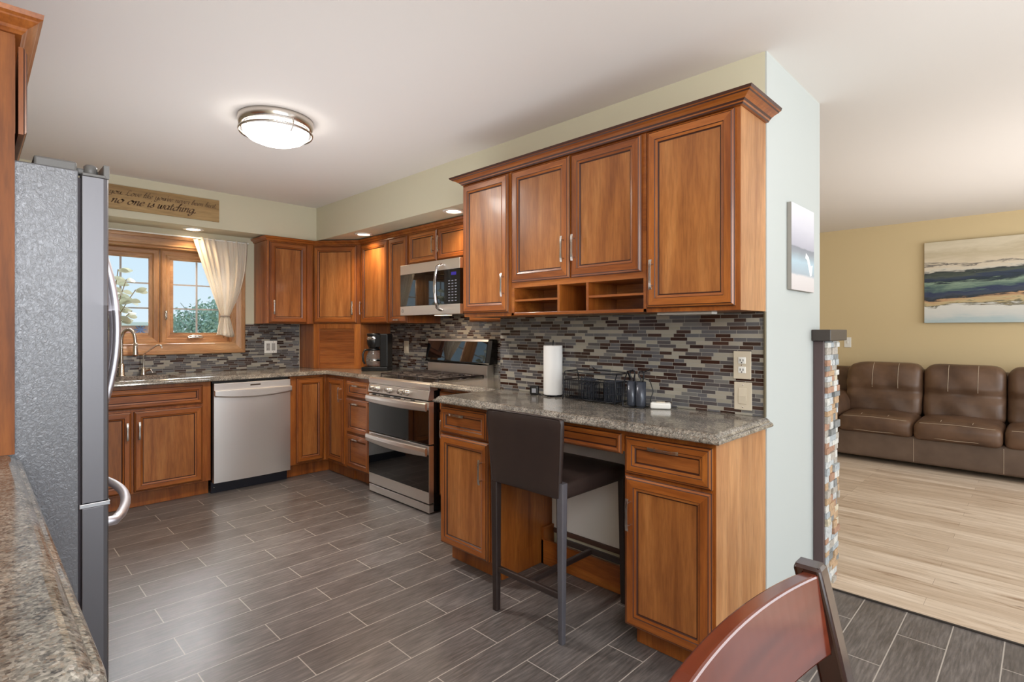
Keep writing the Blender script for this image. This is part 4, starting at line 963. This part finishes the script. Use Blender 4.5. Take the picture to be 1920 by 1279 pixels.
# ------------------------------------------------------------------ dining chair in the foreground
t = thing('dining_chair', 'glossy dark mahogany dining chair back in the right foreground', 'chair', (0, 0, 0))
PX, PXL = .812, .375      # inner faces of the posts
def post(x0, x1, nm='post'):
    mb = MB(); rings = []
    for z, y, th in ((.001, .165, .032), (.44, .150, .036), (.60, .160, .036), (.75, .188, .036), (.90, .222, .036), (.948, .233, .036), (.955, .235, .036), (.959, .235, .030)):
        a = .004 if z > .957 else 0
        rings.append([(x0+a, y-th/2+.0, z), (x1-a, y-th/2, z), (x1-a, y+th/2, z+.0), (x0+a, y+th/2, z)])
    mb.loft(rings, 0, False); return mb.build(nm, MAHOGZ, t, .005, 3)
post(PX, PX+.034); post(PXL-.034, PXL)
def rail(z0, z1, nm, sag=.022, top=.012, th=.020):
    mb = MB(); rings = []; n = 20
    for i in range(n+1):
        s = -1+2*i/n; x = PXL+(PX-PXL)*i/n; cv = (1-s*s)
        def yb(z): return .150+(z-.44)*.165
        y0 = yb(z0)+sag*cv-.004; y1 = yb(z1)+sag*cv-.004; zt = z1+top*cv; zb = z0+top*.3*cv
        rings.append([(x, y0-th/2, zb), (x, y1-th/2, zt), (x, y1+th/2, zt), (x, y0+th/2, zb)])
    mb.loft(rings, 0, False); return mb.build(nm, MAHOG, t, .003, 2)
rail(.850, .951, 'top_rail', .020, .006, .020); rail(.56, .60, 'lower_rail')
mb = MB(); mb.rbox(.345, .825, -.28, .155, .42, .46, .02, (0, 0, .006), 8); mb.build('seat', MAHOGZ, t)
for x in (.355, .785): MB().box(x, x+.034, -.27, -.236, .001, .42).build('leg', MAHOGZ, t, .004)
mb = MB(); mb.box(.372, .80, -.262, -.242, .36, .418); mb.build('apron', MAHOGZ, t)

# ------------------------------------------------------------------ canvas on the end wall
def canvas(name, label, loc, rz, w, h, th, mat, sidemat):
    t = thing(name, label, 'picture', loc, rz)
    mb = MB(); mb.box(0, w, 0, th, 0, h, 1); mb.build('frame', [sidemat, sidemat], t, .002)
    MB().box(.001, w-.001, -.001, .0, .001, h-.001).build('print', mat, t); return t
cmn = M('beach_print', (200, 200, 205), .7, 0, .2); tc_ = cmn.n('TexCoord'); sp = cmn.n('SeparateXYZ'); cmn.l(tc_.outputs['Object'], sp.inputs[0])
nz_ = cmn.noise(cmn.coords((1, 1, 3)), 9, 3); zz_ = cmn.math('ADD', cmn.math('DIVIDE', sp.outputs[2], .39), cmn.math('MULTIPLY_ADD', nz_, .05, -.025))
cmn.col(cmn.ramp(zz_, [(0, (206, 198, 196)), (.17, (214, 208, 206)), (.20, (168, 178, 186)), (.34, (176, 196, 206)), (.44, (150, 154, 160)), (.50, (140, 142, 148)), (.515, (176, 174, 184)), (.75, (206, 204, 212)), (1, (222, 220, 224))]))
t = canvas('canvas_print', 'small portrait canvas of a pale grey seaside scene on the end wall', (2.565, .801, 1.466), 0, .325, .39, .018, cmn.m, M('canvas_edge', (150, 145, 138), .8).m)
mb = MB(); mb.prism([(.19, .155), (.215, .15), (.262, .075), (.285, .08), (.30, .13), (.27, .125), (.24, .165), (.20, .18)], 'y', -.0018, -.001); mb.build('painted_boat', M('paint_white', (238, 238, 240), .7).m, t)

# ------------------------------------------------------------------ LIVING ROOM
am = M('abstract_painting', (200, 200, 195), .45, 0, .3); tc_ = am.n('TexCoord'); mp = am.n('Mapping'); am.l(tc_.outputs['Object'], mp.inputs[0]); mp.inputs['Scale'].default_value = (.9, 1, 1)
sp = am.n('SeparateXYZ'); am.l(mp.outputs[0], sp.inputs[0])
n1 = am.noise(am.coords((1.2, 1, 2.5)), 1.6, 4, .55, .6); n2 = am.noise(am.coords((1.4, 1, 13)), 3.0, 5, .66, 1.0)
zz_ = am.math('DIVIDE', sp.outputs[2], .84)
f = am.math('ADD', am.math('ADD', zz_, am.math('MULTIPLY_ADD', n1, .26, -.13)), am.math('MULTIPLY_ADD', n2, .17, -.085)); f = am.math('ADD', f, am.math('MULTIPLY', sp.outputs[0], -.05))
am.col(am.ramp(f, [(0, (180, 196, 198)), (.08, (206, 208, 204)), (.19, (218, 216, 208)), (.205, (84, 80, 62)), (.225, (196, 178, 136)), (.27, (190, 150, 112)), (.285, (44, 50, 54)), (.33, (66, 74, 90)), (.37, (50, 58, 88)), (.41, (90, 112, 104)), (.455, (138, 158, 138)), (.48, (40, 52, 58)), (.53, (52, 62, 84)), (.57, (80, 88, 78)), (.615, (48, 54, 58)), (.64, (206, 200, 186)), (.69, (214, 200, 178)), (.705, (86, 82, 82)), (.725, (214, 200, 176)), (.84, (194, 180, 152)), (.92, (214, 202, 178)), (1, (204, 192, 166))]))
canvas('abstract_painting', 'wide abstract canvas in cream, teal and navy bands above the sofa', (7.06, .908, 1.362), R90, 1.25, .838, .038, am.m, M('canvas_edge_dark', (110, 100, 80), .8).m)

t = thing('sofa', 'brown leather three-seat sofa with contrast stitching in the living room', 'sofa', (6.16, 1.76, .004), R90)
AW = .265; SW = .62
MB().rbox(.01, 2*AW+3*SW-.01, .02, .86, .045, .30, .03, n=8).build('base', LSOFAB, t)
for k in range(1, 3): x = AW+k*SW; MB().box(x-.0012, x+.0012, .0175, .021, .06, .275).build('base_seam', STITCH, t)
for x in (0, AW+3*SW):
    MB().rbox(x, x+AW, -.01, .88, .05, .62, .11, (.01, .01, .01), 10).build('arm', LSOFA, t)
for k in range(3):
    x = AW+k*SW; fz = -.02 if k != 1 else -.05
    def sw_(p, x=x): return (p.x, p.y, p.z-.012*((p.x-x-SW/2)/(SW/2))**2+.01*math.sin(p.y*5))
    s_ = MB(); s_.rbox(x+.003, x+SW-.003, fz, .60, .285, .452, .055, (0, .012, .02), 10, warp=sw_); so = s_.build('seat_cushion', LSOFA, t)
    st = MB(); 
    for xx in (x+.20, x+.42): st.tube([(xx, fz+.04+.06*i, .452+.012*math.sin(PI*min(1, (i+1)/5))) for i in range(5)], .0018, 5)
    st.tube([(x+.05, fz+.022, .435), (x+SW/2, fz+.016, .444), (x+SW-.05, fz+.022, .435)], .0018, 5); st.tube([(x+.05, fz+.008, .312), (x+SW/2, fz-.004, .306), (x+SW-.05, fz+.008, .312)], .0018, 5); st.build('stitching', STITCH, so)
    def bk(p, x=x):
        u = (p.x-x-SW/2)/(SW/2); z = p.z; y = p.y+(z-.45)*.20
        y += .045*math.exp(-((z-.655)/.030)**2)*(1 if p.y < .65 else 0) + .006*math.sin(p.x*23+z*17)
        z2 = z-.035*max(0, abs(u)-.55)**2*4 if z > .8 else z
        return (p.x, y, z2)
    b_ = MB(); b_.rbox(x-(.05 if k == 0 else -.003), x+SW+(.05 if k == 2 else -.003), .47, .70, .40, .945, .075, (0, .02, .0), 24, warp=bk); bo = b_.build('back_cushion', LSOFA, t)
    st = MB()
    for xx in (x+.20, x+.42):
        pth = []
        for z in (.69, .72, .75, .78, .81, .84, .87, .90, .925, .938):
            u_ = (xx-x-SW/2)/(SW/2); w_ = (z-.6725)/.2725; yy_ = .47-.02*(1-u_*u_)*(1-w_*w_)
            if z > .87: yy_ += .075-math.sqrt(max(0, .075**2-(z-.87)**2))
            q = bk(Vector((xx, yy_, z))); pth.append((q[0], q[1]-.0015, q[2]+(.001 if z > .92 else 0)))
        st.tube(pth, .0022, 5)
    st.build('stitching', STITCH, bo)
MB().rbox(.03, 2*AW+3*SW-.03, .70, .88, .06, .88, .06, n=8).build('back_frame', LSOFA, t)
mb = MB()
for x in (.08, 2*AW+3*SW-.12):
    for y in (.06, .78): mb = MB(); mb.box(x, x+.04, y, y+.04, .001, .05); mb.build('leg', BLK, t)

# stone pillar (half wall end) with dark cap
t = thing('stone_half_wall', 'stacked-stone half wall end with dark wooden cap beside the end wall', 'half wall', (0, 0, 0))
MB().box(2.945, 2.975, .775, .8185, .002, 1.232).build('side_trim', M('dark_brown_trim', (84, 68, 68), .6).m, t, .002)
MB().box(2.96, 3.175, .80, .8185, .002, 1.232).build('core', M('mortar', (150, 146, 132), .9).m, t)
SC = [(206, 208, 208), (184, 190, 194), (218, 206, 180), (200, 168, 134), (142, 144, 144), (226, 224, 218), (184, 144, 120), (188, 180, 170)]
SM = []
for i, c in enumerate(SC):
    m_ = M('stone_%s' % ['pale', 'blue_grey', 'cream', 'rust', 'slate', 'white', 'brown', 'taupe'][i], c, .75, 0, .3); n_ = m_.noise(m_.coords(), 60, 4, .7); m_.bump(n_, .6, .004)
    cc = m_.ramp(n_, [(.3, tuple(int(x*.8) for x in c)), (.6, c)]); m_.col(cc); SM.append(m_.m)
mb = MB(); z = .003; row = 0
while z < 1.228:
    h_ = min(random.choice((.026, .030, .036)), 1.230-z); x = 2.972+random.uniform(-.004, .003)
    while x < 3.185:
        L = random.choice((.05, .08, .11, .06)); e = min(x+L, 3.19+random.uniform(-.006, .006)); 
        if 3.19-e < .02: e = 3.19+random.uniform(-.006, .004)
        o_ = random.uniform(0, .016); mb.box(x, e-.001, .776-o_, .801, z, z+h_-.001, random.randrange(8)); x = e+.0005
    z += h_; row += 1
mb.build('stones', SM, t, .002)
MB().box(2.915, 3.215, .735, .8185, 1.233, 1.288).build('cap', M('espresso_cap', (62, 54, 50), .4).m, t, .003)

# ------------------------------------------------------------------ OUTSIDE
g = MB(); g.box(-30, 40, 5.45, 60, -.6, -.5); go = g.build('lawn', M('grass_green', (110, 130, 80), .9).m); go['kind'] = 'structure'; go['label'] = 'lawn outside'; go['category'] = 'ground'
t = thing('shed', 'red shed wall with white fascia and blue star seen through the left sash', 'shed', (1.2, 13.0, -.499))
MB().box(-1.6, 1.50, 0, 3, 0, 1.88).build('wall', M('shed_red', (226, 176, 164), .8).m, t)
MB().box(-1.7, 1.55, -.1, 3.1, 1.88, 1.95).build('fascia', WHITE, t)
mb = MB(); 
for k in range(4): a = k*PI/4; mb.tube([(1.246-.10*math.cos(a), -.02, 1.80-.10*math.sin(a)), (1.246+.10*math.cos(a), -.02, 1.80+.10*math.sin(a))], .016, 6)
mb.build('star_ornament', M('star_blue', (150, 152, 190), .6).m, t)
def tree(cx, cy, r, h0, label):
    t = thing('tree', label, 'tree', (cx, cy, -.499))
    mb = MB(); mb.tube([(0, 0, 0), (.05, 0, h0*.6), (0, 0, h0)], [.14, .11, .08], 8)
    for k in range(70):
        a = random.random()*2*PI; e = random.uniform(.1, 1.4); L = r*random.uniform(.7, 1.12); p = Vector((0, 0, h0*random.uniform(.4, 1))); d_ = Vector((math.cos(a)*math.cos(e), math.sin(a)*math.cos(e), math.sin(e)))
        q = p+d_*L*.5+Vector((0, 0, .1)); mb.tube([p, q, p+d_*L], [.03, .018, .008], 5)
    mb.build('trunk', M('bark_pale', (206, 200, 192), .9).m, t)
    mb = MB()
    for k in range(15000):
        d_ = Vector((random.gauss(0, 1), random.gauss(0, 1), random.gauss(0, 1))).normalized()*r*random.uniform(.35, 1)**.5; d_.z = abs(d_.z)*.95-.3*random.random()
        if d_.y > .6*r: continue
        c = d_+Vector((0, 0, h0)); n_ = Vector((random.gauss(0, 1), random.gauss(0, 1), random.gauss(0, 1))).normalized(); a_ = n_.orthogonal().normalized()*.048; b_ = n_.cross(a_)*.6
        mb.add([c-a_, c-b_, c+a_, c+b_], [(0, 1, 2, 3)])
    mb.build('foliage', M('tree_leaves', (192, 204, 180), .7).m, t)
tree(4.7, 14.8, 1.95, .85, 'bushy pale green tree seen through the right window sash')
